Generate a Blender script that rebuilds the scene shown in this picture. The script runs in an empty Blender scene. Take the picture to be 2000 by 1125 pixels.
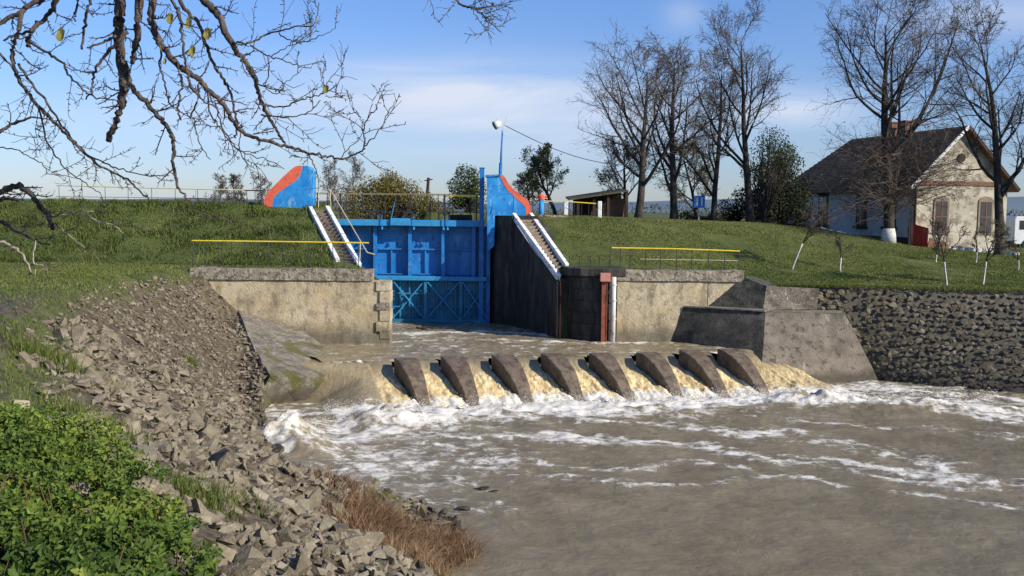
import bpy, math, random
import numpy as np
from mathutils import Vector, Matrix
random.seed(7); RNG = np.random.default_rng(7)
S = bpy.context.scene
C = S.collection
R = math.radians

# ------------------------------------------------------------ camera
FPX = 1900.0
CAMZ = 6.0
PITCH = math.atan(152.5/FPX); ROLL = R(0.6)
_f = Vector((0, math.cos(PITCH), -math.sin(PITCH)))
_r0 = Vector((1, 0, 0)); _u0 = Vector((0, math.sin(PITCH), math.cos(PITCH)))
_r = _r0*math.cos(ROLL)+_u0*math.sin(ROLL); _u = _u0*math.cos(ROLL)-_r0*math.sin(ROLL)
cam = bpy.data.cameras.new('camera'); camo = bpy.data.objects.new('camera', cam); C.objects.link(camo)
cam.sensor_width = 36; cam.lens = 36*FPX/2000; cam.clip_start = 0.1; cam.clip_end = 9000
m = Matrix((( _r.x,_u.x,-_f.x,0),(_r.y,_u.y,-_f.y,0),(_r.z,_u.z,-_f.z,0),(0,0,0,1)))
m.translation = Vector((0, 0, CAMZ)); camo.matrix_world = m
S.camera = camo

def ray(px, py): return _f*FPX+_r*(px-1000)-_u*(py-562.5)
def PY(px, py, Y):            # point of the line of sight at distance Y
    d = ray(px, py); k = Y/d.y; return np.array((d.x*k, Y, CAMZ+d.z*k))
def PZ(px, py, z):            # point of the line of sight at height z
    d = ray(px, py); k = (z-CAMZ)/d.z; return np.array((d.x*k, d.y*k, z))

# ------------------------------------------------------------ light and sky
SUN_AZ = R(60); SUN_EL = R(29)          # azimuth measured from straight behind the camera, to the right
sd = Vector((math.sin(SUN_AZ)*math.cos(SUN_EL), -math.cos(SUN_AZ)*math.cos(SUN_EL), math.sin(SUN_EL)))
sl = bpy.data.lights.new('sun', 'SUN'); sl.energy = 4.6; sl.angle = R(0.6); sl.color = (1, .93, .8)
so = bpy.data.objects.new('sun', sl); C.objects.link(so); so.rotation_euler = sd.to_track_quat('Z', 'Y').to_euler()
W = bpy.data.worlds.new('World'); S.world = W; W.use_nodes = True
nt = W.node_tree; nt.nodes.clear()
def N(t, **k):
    n = nt.nodes.new(t)
    for a, b in k.items(): setattr(n, a, b)
    return n
sky = N('ShaderNodeTexSky', sky_type='NISHITA'); sky.sun_disc = False
sky.sun_elevation = SUN_EL; sky.sun_rotation = math.atan2(sd.x, sd.y)
sky.altitude = 0; sky.air_density = 1.0; sky.dust_density = 0.3; sky.ozone_density = 2.5
tc = N('ShaderNodeTexCoord')
def mth(op, a, b=None, c=None, clamp=False):
    n = nt.nodes.new('ShaderNodeMath'); n.operation = op; n.use_clamp = clamp
    for i, v in enumerate((a, b, c)):
        if v is None: continue
        if isinstance(v, (int, float)): n.inputs[i].default_value = v
        else: nt.links.new(v, n.inputs[i])
    return n.outputs[0]
sep = N('ShaderNodeSeparateXYZ'); nt.links.new(tc.outputs['Generated'], sep.inputs[0])
mp = N('ShaderNodeMapping'); nt.links.new(tc.outputs['Generated'], mp.inputs[0]); mp.inputs['Scale'].default_value = (2.6, 2.6, 17); mp.inputs['Rotation'].default_value = (0, R(2), 0)
n1 = N('ShaderNodeTexNoise'); nt.links.new(mp.outputs[0], n1.inputs['Vector']); n1.inputs['Scale'].default_value = 1.5; n1.inputs['Detail'].default_value = 8; n1.inputs['Roughness'].default_value = .55; n1.inputs['Distortion'].default_value = .5
def gauss(cx, cz, wx, wz):
    a = mth('DIVIDE', mth('SUBTRACT', sep.outputs[0], cx), wx); b = mth('DIVIDE', mth('SUBTRACT', sep.outputs[2], cz), wz)
    q = mth('ADD', mth('MULTIPLY', a, a), mth('MULTIPLY', b, b))
    front = mth('GREATER_THAN', sep.outputs[1], 0)
    return mth('MULTIPLY', mth('POWER', 2.718, mth('MULTIPLY', q, -1.0)), front)
def dirof(px, py):
    d = ray(px, py); d.normalize(); return d
def G(px, py, wx, wz):
    d = dirof(px, py); return gauss(d.x, d.z, wx/FPX, wz/FPX)
cl = mth('ADD', G(940, 180, 340, 60), mth('MULTIPLY', G(1000, 260, 500, 60), .45))
cl = mth('ADD', cl, mth('MULTIPLY', G(1335, 28, 38, 30), .28))
cl = mth('ADD', cl, mth('MULTIPLY', G(1560, 205, 110, 35), .8))
cl = mth('ADD', cl, mth('MULTIPLY', G(1960, 10, 160, 60), .5))
cl = mth('ADD', cl, mth('MULTIPLY', G(400, 230, 400, 60), .25))
nn = mth('MULTIPLY_ADD', n1.outputs[0], 2.6, -.50, clamp=True)
fac = mth('MULTIPLY', mth('MULTIPLY', cl, nn), 1.0, clamp=True)
mix = N('ShaderNodeMix', data_type='RGBA'); nt.links.new(fac, mix.inputs['Factor'])
# hue trim of the clear sky towards the photograph's film-like blue
trim = N('ShaderNodeMix', data_type='RGBA', blend_type='MULTIPLY'); trim.inputs['Factor'].default_value = 1
hz = N('ShaderNodeMapRange'); nt.links.new(sep.outputs[2], hz.inputs[0]); hz.inputs[1].default_value = -.02; hz.inputs[2].default_value = .30
hc = N('ShaderNodeMix', data_type='RGBA'); nt.links.new(hz.outputs[0], hc.inputs['Factor']); hc.inputs[6].default_value = (.68, .75, 1.06, 1); hc.inputs[7].default_value = (.76, 1.0, 1.42, 1)
nt.links.new(hc.outputs[2], trim.inputs[7])
nt.links.new(sky.outputs[0], trim.inputs[6]); nt.links.new(trim.outputs[2], mix.inputs[6])
mix.inputs[7].default_value = (5.9, 6.5, 7.7, 1)
bg = N('ShaderNodeBackground'); bg.inputs[1].default_value = .09
nt.links.new(mix.outputs[2], bg.inputs[0])
wo = N('ShaderNodeOutputWorld'); nt.links.new(bg.outputs[0], wo.inputs[0])
S.view_settings.view_transform = 'Standard'; S.view_settings.look = 'None'; S.view_settings.gamma = 1
S.view_settings.exposure = 0.42; S.view_settings.use_curve_mapping = False

# ------------------------------------------------------------ helpers: noise, polylines
_T = RNG.random((256, 256))
def vnoise(x, y, seed=0):
    x = np.asarray(x, float)+seed*17.3; y = np.asarray(y, float)+seed*9.7
    xi = np.floor(x).astype(int); yi = np.floor(y).astype(int); fx = x-xi; fy = y-yi
    fx = fx*fx*(3-2*fx); fy = fy*fy*(3-2*fy)
    a = _T[xi & 255, yi & 255]; b = _T[(xi+1) & 255, yi & 255]; c = _T[xi & 255, (yi+1) & 255]; d = _T[(xi+1) & 255, (yi+1) & 255]
    return a*(1-fx)*(1-fy)+b*fx*(1-fy)+c*(1-fx)*fy+d*fx*fy
def fbm(x, y, o=4, seed=0):
    s = 0; a = .5; t = 0
    for i in range(o):
        s = s+a*vnoise(np.asarray(x)*2**i, np.asarray(y)*2**i, seed+i*3); t += a; a *= .5
    return s/t
def sstep(a, b, x):
    t = np.clip((x-a)/(b-a), 0, 1); return t*t*(3-2*t)
def pdist(x, y, poly, val=None):
    best = np.full(np.shape(x), 1e9); bv = np.zeros(np.shape(x))
    for i in range(len(poly)-1):
        ax, ay = poly[i][:2]; bx, by = poly[i+1][:2]; dx, dy = bx-ax, by-ay
        t = np.clip(((x-ax)*dx+(y-ay)*dy)/(dx*dx+dy*dy+1e-12), 0, 1)
        d = np.hypot(x-ax-t*dx, y-ay-t*dy); k = d < best; best = np.where(k, d, best)
        if val is not None: bv = np.where(k, val[i]+(val[i+1]-val[i])*t, bv)
    return (best, bv) if val is not None else best
def inpoly(x, y, poly):
    r = np.zeros(np.shape(x), bool); n = len(poly)
    for i in range(n):
        ax, ay = poly[i][:2]; bx, by = poly[(i+1) % n][:2]
        if ay == by: continue
        c = ((ay > y) != (by > y)) & (x < (bx-ax)*(y-ay)/(by-ay)+ax); r ^= c
    return r

# ------------------------------------------------------------ helpers: objects
def tag(o, label=None, cat=None, group=None, kind=None):
    if label: o['label'] = label
    if cat: o['category'] = cat
    if group: o['group'] = group
    if kind: o['kind'] = kind
    return o
def thing(name, label, cat, loc, group=None):
    o = bpy.data.objects.new(name, None); C.objects.link(o); o.location = [float(v) for v in loc]; o.empty_display_size = .2
    return tag(o, label, cat, group)
def root_loc(p):
    l = Vector((0, 0, 0))
    while p is not None: l += p.location; p = p.parent
    return l
def link(name, me, mat, parent=None, origin=None):
    o = bpy.data.objects.new(name, me)
    if mat is not None: me.materials.clear(); me.materials.append(mat)
    C.objects.link(o)
    if parent is not None:
        o.parent = parent; b = root_loc(parent)
        me.transform(Matrix.Translation(-b))
    return o
def np_mesh(name, V, F, mat, parent=None, smooth=False, attrs=None, kind=None, label=None, cat=None, group=None):
    V = np.ascontiguousarray(V, np.float32); F = np.ascontiguousarray(F, np.int32); n, k = F.shape
    me = bpy.data.meshes.new(name); me.vertices.add(len(V)); me.vertices.foreach_set('co', V.ravel())
    me.loops.add(n*k); me.loops.foreach_set('vertex_index', F.ravel())
    me.polygons.add(n); me.polygons.foreach_set('loop_start', np.arange(0, n*k, k, dtype=np.int32))
    if attrs:
        for a, v in attrs.items():
            at = me.attributes.new(a, 'FLOAT', 'POINT'); at.data.foreach_set('value', np.ascontiguousarray(v, np.float32).ravel())
    me.update(calc_edges=True)
    me.polygons.foreach_set('use_smooth', np.full(n, smooth))
    o = link(name, me, mat, parent); return tag(o, label, cat, group, kind)
class MB:
    def __init__(s): s.v = []; s.f = []
    def add(s, vs, fs):
        b = len(s.v); s.v += [tuple(float(c) for c in v) for v in vs]; s.f += [tuple(b+i for i in f) for f in fs]; return s
    def hexa(s, q):         # eight corners: bottom 4 ccw, top 4 ccw
        return s.add(q, [(3, 2, 1, 0), (4, 5, 6, 7), (0, 1, 5, 4), (1, 2, 6, 5), (2, 3, 7, 6), (3, 0, 4, 7)])
    def box(s, a, b):
        x0, y0, z0 = a; x1, y1, z1 = b
        return s.hexa([(x0, y0, z0), (x1, y0, z0), (x1, y1, z0), (x0, y1, z0), (x0, y0, z1), (x1, y0, z1), (x1, y1, z1), (x0, y1, z1)])
    def beam(s, p, q, w, h, up=(0, 0, 1)):
        p = Vector(p); q = Vector(q); d = (q-p).normalized(); up = Vector(up)
        if abs(d.dot(up)) > .98: up = Vector((0, 1, 0))
        a = d.cross(up).normalized()*w/2; b = a.cross(d).normalized()*h/2
        return s.hexa([p-a-b, p+a-b, q+a-b, q-a-b, p-a+b, p+a+b, q+a+b, q-a+b])
    def tube(s, pts, rad, n=8):
        pts = [Vector(p) for p in pts]
        if not hasattr(rad, '__len__'): rad = [rad]*len(pts)
        rings = []; ref = Vector((.3, .2, .93))
        vs = []
        for i, p in enumerate(pts):
            d = (pts[min(i+1, len(pts)-1)]-pts[max(i-1, 0)]).normalized()
            a = d.cross(ref)
            if a.length < .05: a = d.cross(Vector((1, 0, 0)))
            a.normalize(); b = d.cross(a)
            for k in range(n):
                t = 2*math.pi*k/n; vs.append(p+(a*math.cos(t)+b*math.sin(t))*rad[i])
        fs = [(i*n+k, i*n+(k+1) % n, (i+1)*n+(k+1) % n, (i+1)*n+k) for i in range(len(pts)-1) for k in range(n)]
        fs += [tuple(range(n))[::-1], tuple((len(pts)-1)*n+k for k in range(n))]
        return s.add(vs, fs)
    def extr(s, poly, off):   # polygon (3D points) extruded by a vector
        n = len(poly); off = Vector(off); vs = [Vector(p) for p in poly]; vs = vs+[v+off for v in vs]
        return s.add(vs, [tuple(range(n)), tuple(range(n, 2*n))[::-1]]+[(i, i+n, (i+1) % n+n, (i+1) % n) for i in range(n)])
    def build(s, name, mat, parent=None, smooth=False, bevel=0, **k):
        me = bpy.data.meshes.new(name); me.from_pydata(s.v, [], s.f); me.update()
        import bmesh
        bm = bmesh.new(); bm.from_mesh(me)
        bmesh.ops.recalc_face_normals(bm, faces=bm.faces)
        if bevel: bmesh.ops.bevel(bm, geom=list(bm.edges), offset=bevel, segments=1, affect='EDGES')
        bm.to_mesh(me); bm.free()
        if smooth:
            for p in me.polygons: p.use_smooth = len(p.vertices) == 4
        o = link(name, me, mat, parent); return tag(o, **k)
def catmull(P, per=4):
    P = np.array(P, float); Q = np.vstack([2*P[0]-P[1], P, 2*P[-1]-P[-2]]); out = []
    for i in range(1, len(Q)-2):
        for t in np.linspace(0, 1, per, endpoint=False):
            a, b, c, d = Q[i-1], Q[i], Q[i+1], Q[i+2]
            out.append(.5*((2*b)+(-a+c)*t+(2*a-5*b+4*c-d)*t*t+(-a+3*b-3*c+d)*t**3))
    out.append(Q[-2]); return np.array(out)

# ------------------------------------------------------------ helpers: materials
def pmat(name, cols, scale=3, detail=6, rough=.85, bump=.3, bscale=20, stretch=(1, 1, 1), over=(), metallic=0, spec=.3, rnd=0, attr=None, trans=0, bdist=.02, distort=0.0):
    """noise ramp of the thing's own colours; over = stains: (colour, scale, lo, hi, stretch, amount, z_lo, z_hi)"""
    M = bpy.data.materials.new(name); M.use_nodes = True; t = M.node_tree; t.nodes.clear(); L = t.links.new
    def nd(ty, **k):
        n = t.nodes.new(ty)
        for a, b in k.items(): setattr(n, a, b)
        return n
    geo = nd('ShaderNodeNewGeometry')
    def noise(sc, st, det=6, seed=0):
        mp = nd('ShaderNodeMapping'); L(geo.outputs['Position'], mp.inputs[0]); mp.inputs['Scale'].default_value = st; mp.inputs['Location'].default_value = (seed*3.1, seed*1.7, seed)
        n = nd('ShaderNodeTexNoise'); L(mp.outputs[0], n.inputs['Vector']); n.inputs['Scale'].default_value = sc; n.inputs['Detail'].default_value = det; n.inputs['Roughness'].default_value = .6; n.inputs['Distortion'].default_value = distort
        return n.outputs[0]
    if attr:
        a = nd('ShaderNodeAttribute'); a.attribute_name = attr; src = a.outputs['Fac']; lo, hi = 0, 1
    else:
        src = noise(scale, stretch, detail); lo, hi = .3, .7
    ramp = nd('ShaderNodeValToRGB'); L(src, ramp.inputs[0]); e = ramp.color_ramp.elements
    for i, c in enumerate(cols):
        p = lo+(hi-lo)*(i/(len(cols)-1) if len(cols) > 1 else 0)
        el = e[i] if i < 2 else e.new(p)
        el.position = p; el.color = (*c, 1)
    if len(cols) == 1: e[1].color = (*cols[0], 1)
    col = ramp.outputs[0]
    z = None
    for i, ov in enumerate(over):
        oc, sc, a0, a1, st, am = ov[:6]
        f = noise(sc, st, 7, i+2)
        mr = nd('ShaderNodeMapRange', interpolation_type='SMOOTHSTEP'); L(f, mr.inputs[0]); mr.inputs[1].default_value = a0; mr.inputs[2].default_value = a1; mr.inputs[3].default_value = 0; mr.inputs[4].default_value = am
        fo = mr.outputs[0]
        if len(ov) > 6:
            if z is None:
                z = nd('ShaderNodeSeparateXYZ'); L(geo.outputs['Position'], z.inputs[0])
            m2 = nd('ShaderNodeMapRange', interpolation_type='SMOOTHSTEP'); m2.inputs[1].default_value = ov[6]; m2.inputs[2].default_value = ov[7]; m2.inputs[3].default_value = 0; m2.inputs[4].default_value = 1
            ad = nd('ShaderNodeMath', operation='MULTIPLY_ADD'); L(f, ad.inputs[0]); ad.inputs[1].default_value = .5; L(z.outputs[2], ad.inputs[2])
            L(ad.outputs[0], m2.inputs[0]); mm = nd('ShaderNodeMath', operation='MULTIPLY'); L(fo, mm.inputs[0]); L(m2.outputs[0], mm.inputs[1]); fo = mm.outputs[0]
        mx = nd('ShaderNodeMix', data_type='RGBA'); L(fo, mx.inputs['Factor']); L(col, mx.inputs[6]); mx.inputs[7].default_value = (*oc, 1); col = mx.outputs[2]
    if rnd:
        oi = nd('ShaderNodeObjectInfo'); mr = nd('ShaderNodeMapRange'); L(oi.outputs['Random'], mr.inputs[0]); mr.inputs[3].default_value = 1-rnd; mr.inputs[4].default_value = 1+rnd
        hs = nd('ShaderNodeHueSaturation'); L(mr.outputs[0], hs.inputs['Value']); L(col, hs.inputs['Color']); col = hs.outputs[0]
    P = nd('ShaderNodeBsdfPrincipled'); L(col, P.inputs['Base Color']); P.inputs['Roughness'].default_value = rough; P.inputs['Metallic'].default_value = metallic
    P.inputs['Specular IOR Level'].default_value = spec
    if bump:
        b = nd('ShaderNodeBump'); L(noise(bscale, (1, 1, 1), 5, 9), b.inputs['Height']); b.inputs['Strength'].default_value = bump; b.inputs['Distance'].default_value = bdist; L(b.outputs[0], P.inputs['Normal'])
    out = nd('ShaderNodeOutputMaterial'); sh = P.outputs[0]
    if trans:
        tr = nd('ShaderNodeBsdfTranslucent'); L(col, tr.inputs[0]); ms = nd('ShaderNodeMixShader'); ms.inputs[0].default_value = trans; L(sh, ms.inputs[1]); L(tr.outputs[0], ms.inputs[2]); sh = ms.outputs[0]
    L(sh, out.inputs[0]); return M

DARKSTAIN = (.02, .018, .016)
M = {}
M['wall'] = pmat('weathered_render', [(.30, .24, .145), (.45, .37, .235), (.55, .47, .32)], 1.1, over=[((.22, .18, .12), 5, .5, .62, (1, 1, 1), .55), ((.15, .12, .08), 1.6, .52, .64, (1.6, 1.6, .7), .55), ((.55, .40, .20), 1.2, .52, .64, (1, 1, 1), .45), ((.62, .58, .48), 9, .60, .64, (1, 1, 1), .6), ((.10, .085, .06), 1.5, .2, .4, (1, 1, 1), .75, 2.2, 1.5)], bump=.8, bscale=14, bdist=.03)
M['cap'] = pmat('rough_coping', [(.16, .13, .10), (.30, .25, .18), (.44, .39, .30)], 3.5, over=[((.08, .07, .05), 6, .5, .6, (1, 1, 1), .8), ((.5, .46, .38), 11, .60, .66, (1, 1, 1), .7)], bump=1, bscale=12, bdist=.06)
M['darkwall'] = pmat('dark_streaked_concrete', [(.018, .017, .014), (.042, .038, .031), (.10, .09, .072)], 1.4, stretch=(2, 2, .5), over=[((.10, .09, .075), 5, .58, .70, (2, 2, .4), .7), ((.2, .19, .16), 14, .66, .72, (1, 1, .6), .6)], bump=.8, bscale=11, bdist=.04)  # very dark base with paler upright streaks
M['concrete'] = pmat('pitted_concrete', [(.12, .10, .075), (.20, .172, .132), (.30, .26, .205)], 2.2, over=[((.09, .08, .06), 5, .52, .62, (1, 1, 1), .7), ((.50, .47, .41), 9, .56, .64, (1, 1, 1), .6, 1.2, 1.8), ((.10, .10, .02), 1.3, .52, .57, (1, 1, 1), .85, 2.2, 1.5), ((.06, .05, .035), 1.3, .2, .4, (1, 1, 1), .75, .85, .5)], bump=1, bscale=22, bdist=.04)
M['concrete2'] = pmat('brown_stained_concrete', [(.12, .098, .074), (.19, .158, .12), (.26, .22, .17)], 2.0, over=[((.40, .35, .27), 1.3, .60, .68, (1.5, 1, .6), .6), ((.07, .06, .045), 4, .54, .64, (1, 1, 1), .8), ((.055, .045, .03), 1.3, .2, .4, (1, 1, 1), .8, .8, .4)], bump=1, bscale=20, bdist=.04)
M['shadeface'] = pmat('shade_and_dirt_concrete', [(.05, .045, .035), (.08, .072, .056), (.12, .11, .085)], 2, over=[((.03, .03, .02), 4, .5, .62, (1, 1, 1), .7)], bump=1, bscale=16, bdist=.04)  # dirt plus the shade of the left-facing sides, painted into the colour
M['wetblock'] = pmat('wet_brown_concrete', [(.08, .055, .035), (.14, .10, .062), (.20, .15, .10)], 3, over=[((.04, .035, .025), 6, .5, .62, (1, 1, 1), .7)], rough=.5, bump=.7, bscale=16, bdist=.03, spec=.5)
M['stone'] = pmat('riprap_stone', [(.115, .092, .060), (.20, .165, .112), (.30, .258, .185)], 2.3, over=[((.12, .11, .045), 3, .60, .68, (1, 1, 1), .5), ((.42, .38, .32), 22, .6, .68, (1, 1, 1), .5), ((.035, .03, .025), 1.6, .2, .4, (1, 1, 1), .85, .85, .35)], bump=.9, bscale=26, bdist=.03, rnd=.35)
M['dstone'] = pmat('dark_rubble_stone', [(.06, .05, .03), (.12, .10, .065), (.21, .175, .12)], 1.7, over=[((.05, .05, .02), 4, .56, .64, (1, 1, 1), .6), ((.02, .018, .015), 1.6, .2, .4, (1, 1, 1), .8, .8, .3)], bump=.9, bscale=24, bdist=.03, rnd=.4)
M['mortar'] = pmat('dark_mortar', [(.055, .047, .033), (.13, .112, .08)], 6, bump=.8, bscale=18)
M['white'] = pmat('chipped_white_paint', [(.70, .70, .68), (.82, .82, .80)], 6, over=[((.30, .27, .22), 7, .54, .62, (1, 1, 1), .85), ((.12, .10, .08), 15, .62, .68, (1, 1, 1), .8)], bump=.5)
M['blue'] = pmat('blue_gate_paint', [(.010, .125, .36), (.018, .185, .48), (.03, .24, .56)], 1.2, rough=.42, over=[((.01, .05, .14), 4, .55, .66, (2, 2, .6), .6), ((.05, .24, .42), 9, .62, .68, (1, 1, 1), .5), ((.12, .07, .04), 6, .62, .68, (4, 4, .35), .7), ((.16, .30, .38), 3, .56, .68, (1, 1, .6), .5)], bump=.3, bscale=10, spec=.4)
M['bluelow'] = pmat('teal_blue_gate_paint', [(.02, .15, .26), (.035, .21, .35), (.05, .26, .40)], 1.5, rough=.45, over=[((.03, .09, .11), 4, .52, .66, (2, 2, .5), .7), ((.09, .07, .04), 7, .62, .68, (2, 2, .4), .7)], bump=.3, bscale=10)
M['bluelight'] = pmat('pale_blue_paint', [(.025, .22, .48), (.05, .30, .56)], 3, rough=.45, over=[((.05, .16, .24), 8, .56, .66, (1, 1, 1), .6)], bump=.2)
M['bluefin'] = pmat('fin_blue_paint', [(.012, .17, .50), (.022, .25, .60), (.035, .31, .66)], 1.7, rough=.6, over=[((.22, .42, .58), 4, .54, .66, (1, 1, .5), .75), ((.03, .10, .24), 6, .56, .66, (1, 1, .7), .7), ((.25, .22, .18), 9, .64, .68, (1, 1, .6), .8)], bump=.5, bscale=9)
M['redfin'] = pmat('coral_red_paint', [(.62, .10, .055), (.78, .16, .09)], 3, rough=.6, over=[((.35, .08, .05), 5, .54, .66, (1, 1, 1), .6), ((.6, .35, .25), 9, .62, .68, (1, 1, 1), .6)], bump=.4)
M['yellow'] = pmat('yellow_rail_paint', [(.62, .44, .03), (.78, .58, .06)], 5, rough=.5, over=[((.25, .15, .05), 12, .62, .68, (1, 1, 1), .8)], bump=.1)
M['paleyellow'] = pmat('faded_rail_paint', [(.50, .44, .24), (.62, .56, .34)], 5, rough=.6, bump=.1)
M['brownrail'] = pmat('weathered_brown_rail', [(.16, .13, .08), (.26, .21, .13)], 5, rough=.7, bump=.1)
M['iron'] = pmat('dark_iron', [(.018, .02, .025), (.045, .04, .04)], 8, rough=.6, bump=.2)
M['rust'] = pmat('red_oxide_steel', [(.17, .05, .028), (.30, .095, .05)], 5, rough=.7, over=[((.08, .03, .02), 9, .55, .65, (1, 1, .5), .8)], bump=.3)
M['rustdark'] = pmat('dark_rust', [(.05, .02, .014), (.10, .035, .02)], 6, rough=.8, bump=.3)
M['rustpale'] = pmat('faded_red_bracket', [(.42, .16, .12), (.52, .24, .19)], 5, rough=.7, bump=.3)
M['palerock'] = pmat('pale_rock', [(.28, .24, .16), (.42, .36, .24)], 12, bump=.6, bscale=40)
M['greypipe'] = pmat('pale_grey_pipe', [(.48, .47, .44), (.66, .65, .62)], 3, stretch=(1, 1, .4), rough=.5, over=[((.2, .18, .15), 5, .58, .68, (1, 1, .5), .8)], bump=.2)
M['step'] = pmat('brown_step_stone', [(.12, .09, .065), (.2, .155, .115), (.28, .22, .17)], 5, over=[((.06, .06, .03), 7, .55, .65, (1, 1, 1), .7)], bump=.9, bscale=18, bdist=.03)
M['bark'] = pmat('dark_bark', [(.018, .015, .012), (.045, .037, .03), (.085, .07, .055)], 6, stretch=(1, 1, .4), bump=1, bscale=18, bdist=.04)
M['nearbark'] = pmat('cracked_bark', [(.03, .022, .018), (.085, .065, .052), (.16, .125, .10)], 24, stretch=(1, 1, .45), bump=1, bscale=75, bdist=.012, over=[((.12, .12, .05), 16, .6, .68, (1, 1, 1), .5)])
M['palebark'] = pmat('bleached_dead_wood', [(.22, .18, .14), (.38, .33, .27)], 20, bump=.6, bscale=60, bdist=.01)
M['twigs'] = pmat('brown_twigs', [(.085, .062, .048), (.17, .13, .10)], 3, bump=0)
M['lime'] = pmat('limewashed_trunk', [(.50, .48, .43), (.66, .64, .58)], 8, over=[((.3, .28, .24), 9, .56, .64, (1, 1, 1), .6)], bump=.6)
M['grass'] = pmat('grass_blades', [(.045, .065, .014), (.098, .130, .026), (.165, .185, .042), (.28, .25, .10)], attr='rnd', rough=.7, bump=0, trans=.3)
M['bushleaf'] = pmat('bramble_leaf', [(.026, .050, .012), (.075, .125, .022), (.16, .22, .036), (.38, .40, .08)], attr='rnd', rough=.6, bump=0, trans=.35, spec=.2)
M['evergreen'] = pmat('dark_evergreen_leaf', [(.010, .017, .007), (.022, .032, .011), (.045, .052, .016)], attr='rnd', rough=.7, bump=0, trans=.15)
M['willow'] = pmat('autumn_willow_leaf', [(.09, .08, .02), (.19, .16, .035), (.31, .23, .06)], attr='rnd', rough=.7, bump=0, trans=.3)
M['oliveleaf'] = pmat('late_green_leaf', [(.035, .05, .018), (.08, .11, .03), (.15, .17, .05)], attr='rnd', rough=.7, bump=0, trans=.3)
M['brownleaf'] = pmat('withered_leaf', [(.07, .045, .025), (.13, .085, .04), (.16, .14, .05)], attr='rnd', rough=.8, bump=0, trans=.3)
M['farleaf'] = pmat('haze_tinted_foliage', [(.09, .10, .09), (.13, .14, .13)], attr='rnd', bump=0)  # leaf colour greyed to paint in the haze of distance
M['dry'] = pmat('dry_orange_stalks', [(.12, .065, .035), (.28, .165, .085), (.48, .35, .20)], attr='rnd', rough=.8, bump=0, trans=.25)
M['yleaf'] = pmat('yellow_green_leaf', [(.20, .17, .03), (.35, .32, .07)], 30, rough=.6, bump=.2, trans=.4)
M['housew'] = pmat('pale_blue_white_limewash', [(.44, .43, .41), (.56, .55, .52)], 1.5, over=[((.28, .29, .3), 3, .55, .68, (1, 1, .6), .6)], bump=.3)
M['gable'] = pmat('peeling_beige_plaster', [(.30, .265, .20), (.42, .38, .30), (.52, .48, .40)], .9, over=[((.15, .12, .08), 1.5, .48, .60, (1, 1, 1), .75), ((.60, .55, .45), 3, .58, .66, (1, 1, 1), .6)], bump=.5)
M['roof'] = pmat('mossy_brown_roof', [(.11, .06, .033), (.25, .125, .062), (.38, .19, .09)], 1.1, over=[((.035, .035, .012), 2, .55, .65, (1, 1, 1), .7)], bump=1, bscale=9, bdist=.06)
M['oldtrim'] = pmat('faded_window_trim', [(.16, .12, .085), (.28, .22, .16)], 3, bump=.4)
M['brick'] = pmat('red_brick', [(.13, .065, .042), (.21, .11, .07)], 4, bump=.5)
M['darkwood'] = pmat('dark_brown_wood', [(.03, .02, .014), (.07, .045, .03)], 4, stretch=(1, 1, .3), bump=.4)
M['glass'] = pmat('window_glass', [(.02, .022, .025), (.05, .05, .055)], 1, rough=.1, bump=0, spec=.6)
M['reddoor'] = pmat('red_painted_board', [(.50, .035, .02), (.62, .06, .035)], 3, rough=.5, bump=.3)
M['signblue'] = pmat('blue_sign_face', [(.02, .16, .50), (.03, .20, .58)], 3, rough=.4, bump=0)
M['plinth'] = pmat('dark_plinth', [(.03, .028, .026), (.06, .055, .05)], 3, bump=.4)
M['thatch'] = pmat('mossy_sheet_roof', [(.06, .055, .03), (.13, .12, .06)], 3, bump=.8)
M['rubber'] = pmat('tyre_rubber', [(.015, .015, .015), (.03, .03, .03)], 5, bump=.1)
M['vanwhite'] = pmat('white_van_paint', [(.68, .69, .68), (.76, .76, .74)], 2, rough=.3, bump=0, spec=.5)
M['hill'] = pmat('haze_blue_far_land', [(.10, .14, .17), (.13, .17, .21)], .004, bump=0)  # blue distance haze painted into the land colour

# terrain material: grass base, soil where the dirt attribute says so
def terrain_mat():
    Mt = pmat('grass_ground', [(.045, .06, .014), (.08, .10, .022), (.12, .135, .035)], .8, over=[((.13, .11, .055), 1.1, .58, .70, (1, 1, 1), .5), ((.03, .045, .01), 3, .55, .62, (1, 1, 1), .6)], bump=1, bscale=16, bdist=.06)
    t = Mt.node_tree; P = [n for n in t.nodes if n.type == 'BSDF_PRINCIPLED'][0]
    src = P.inputs['Base Color'].links[0].from_socket
    a = t.nodes.new('ShaderNodeAttribute'); a.attribute_name = 'dirt'
    g = t.nodes.new('ShaderNodeNewGeometry'); n = t.nodes.new('ShaderNodeTexNoise'); t.links.new(g.outputs['Position'], n.inputs['Vector']); n.inputs['Scale'].default_value = 7; n.inputs['Detail'].default_value = 8
    r = t.nodes.new('ShaderNodeValToRGB'); t.links.new(n.outputs[0], r.inputs[0]); r.color_ramp.elements[0].position = .35; r.color_ramp.elements[0].color = (.05, .038, .024, 1); r.color_ramp.elements[1].position = .68; r.color_ramp.elements[1].color = (.18, .14, .09, 1)
    mx = t.nodes.new('ShaderNodeMix'); mx.data_type = 'RGBA'; t.links.new(a.outputs['Fac'], mx.inputs['Factor']); t.links.new(src, mx.inputs[6]); t.links.new(r.outputs[0], mx.inputs[7]); t.links.new(mx.outputs[2], P.inputs['Base Color'])
    return Mt
M['ground'] = terrain_mat()

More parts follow.
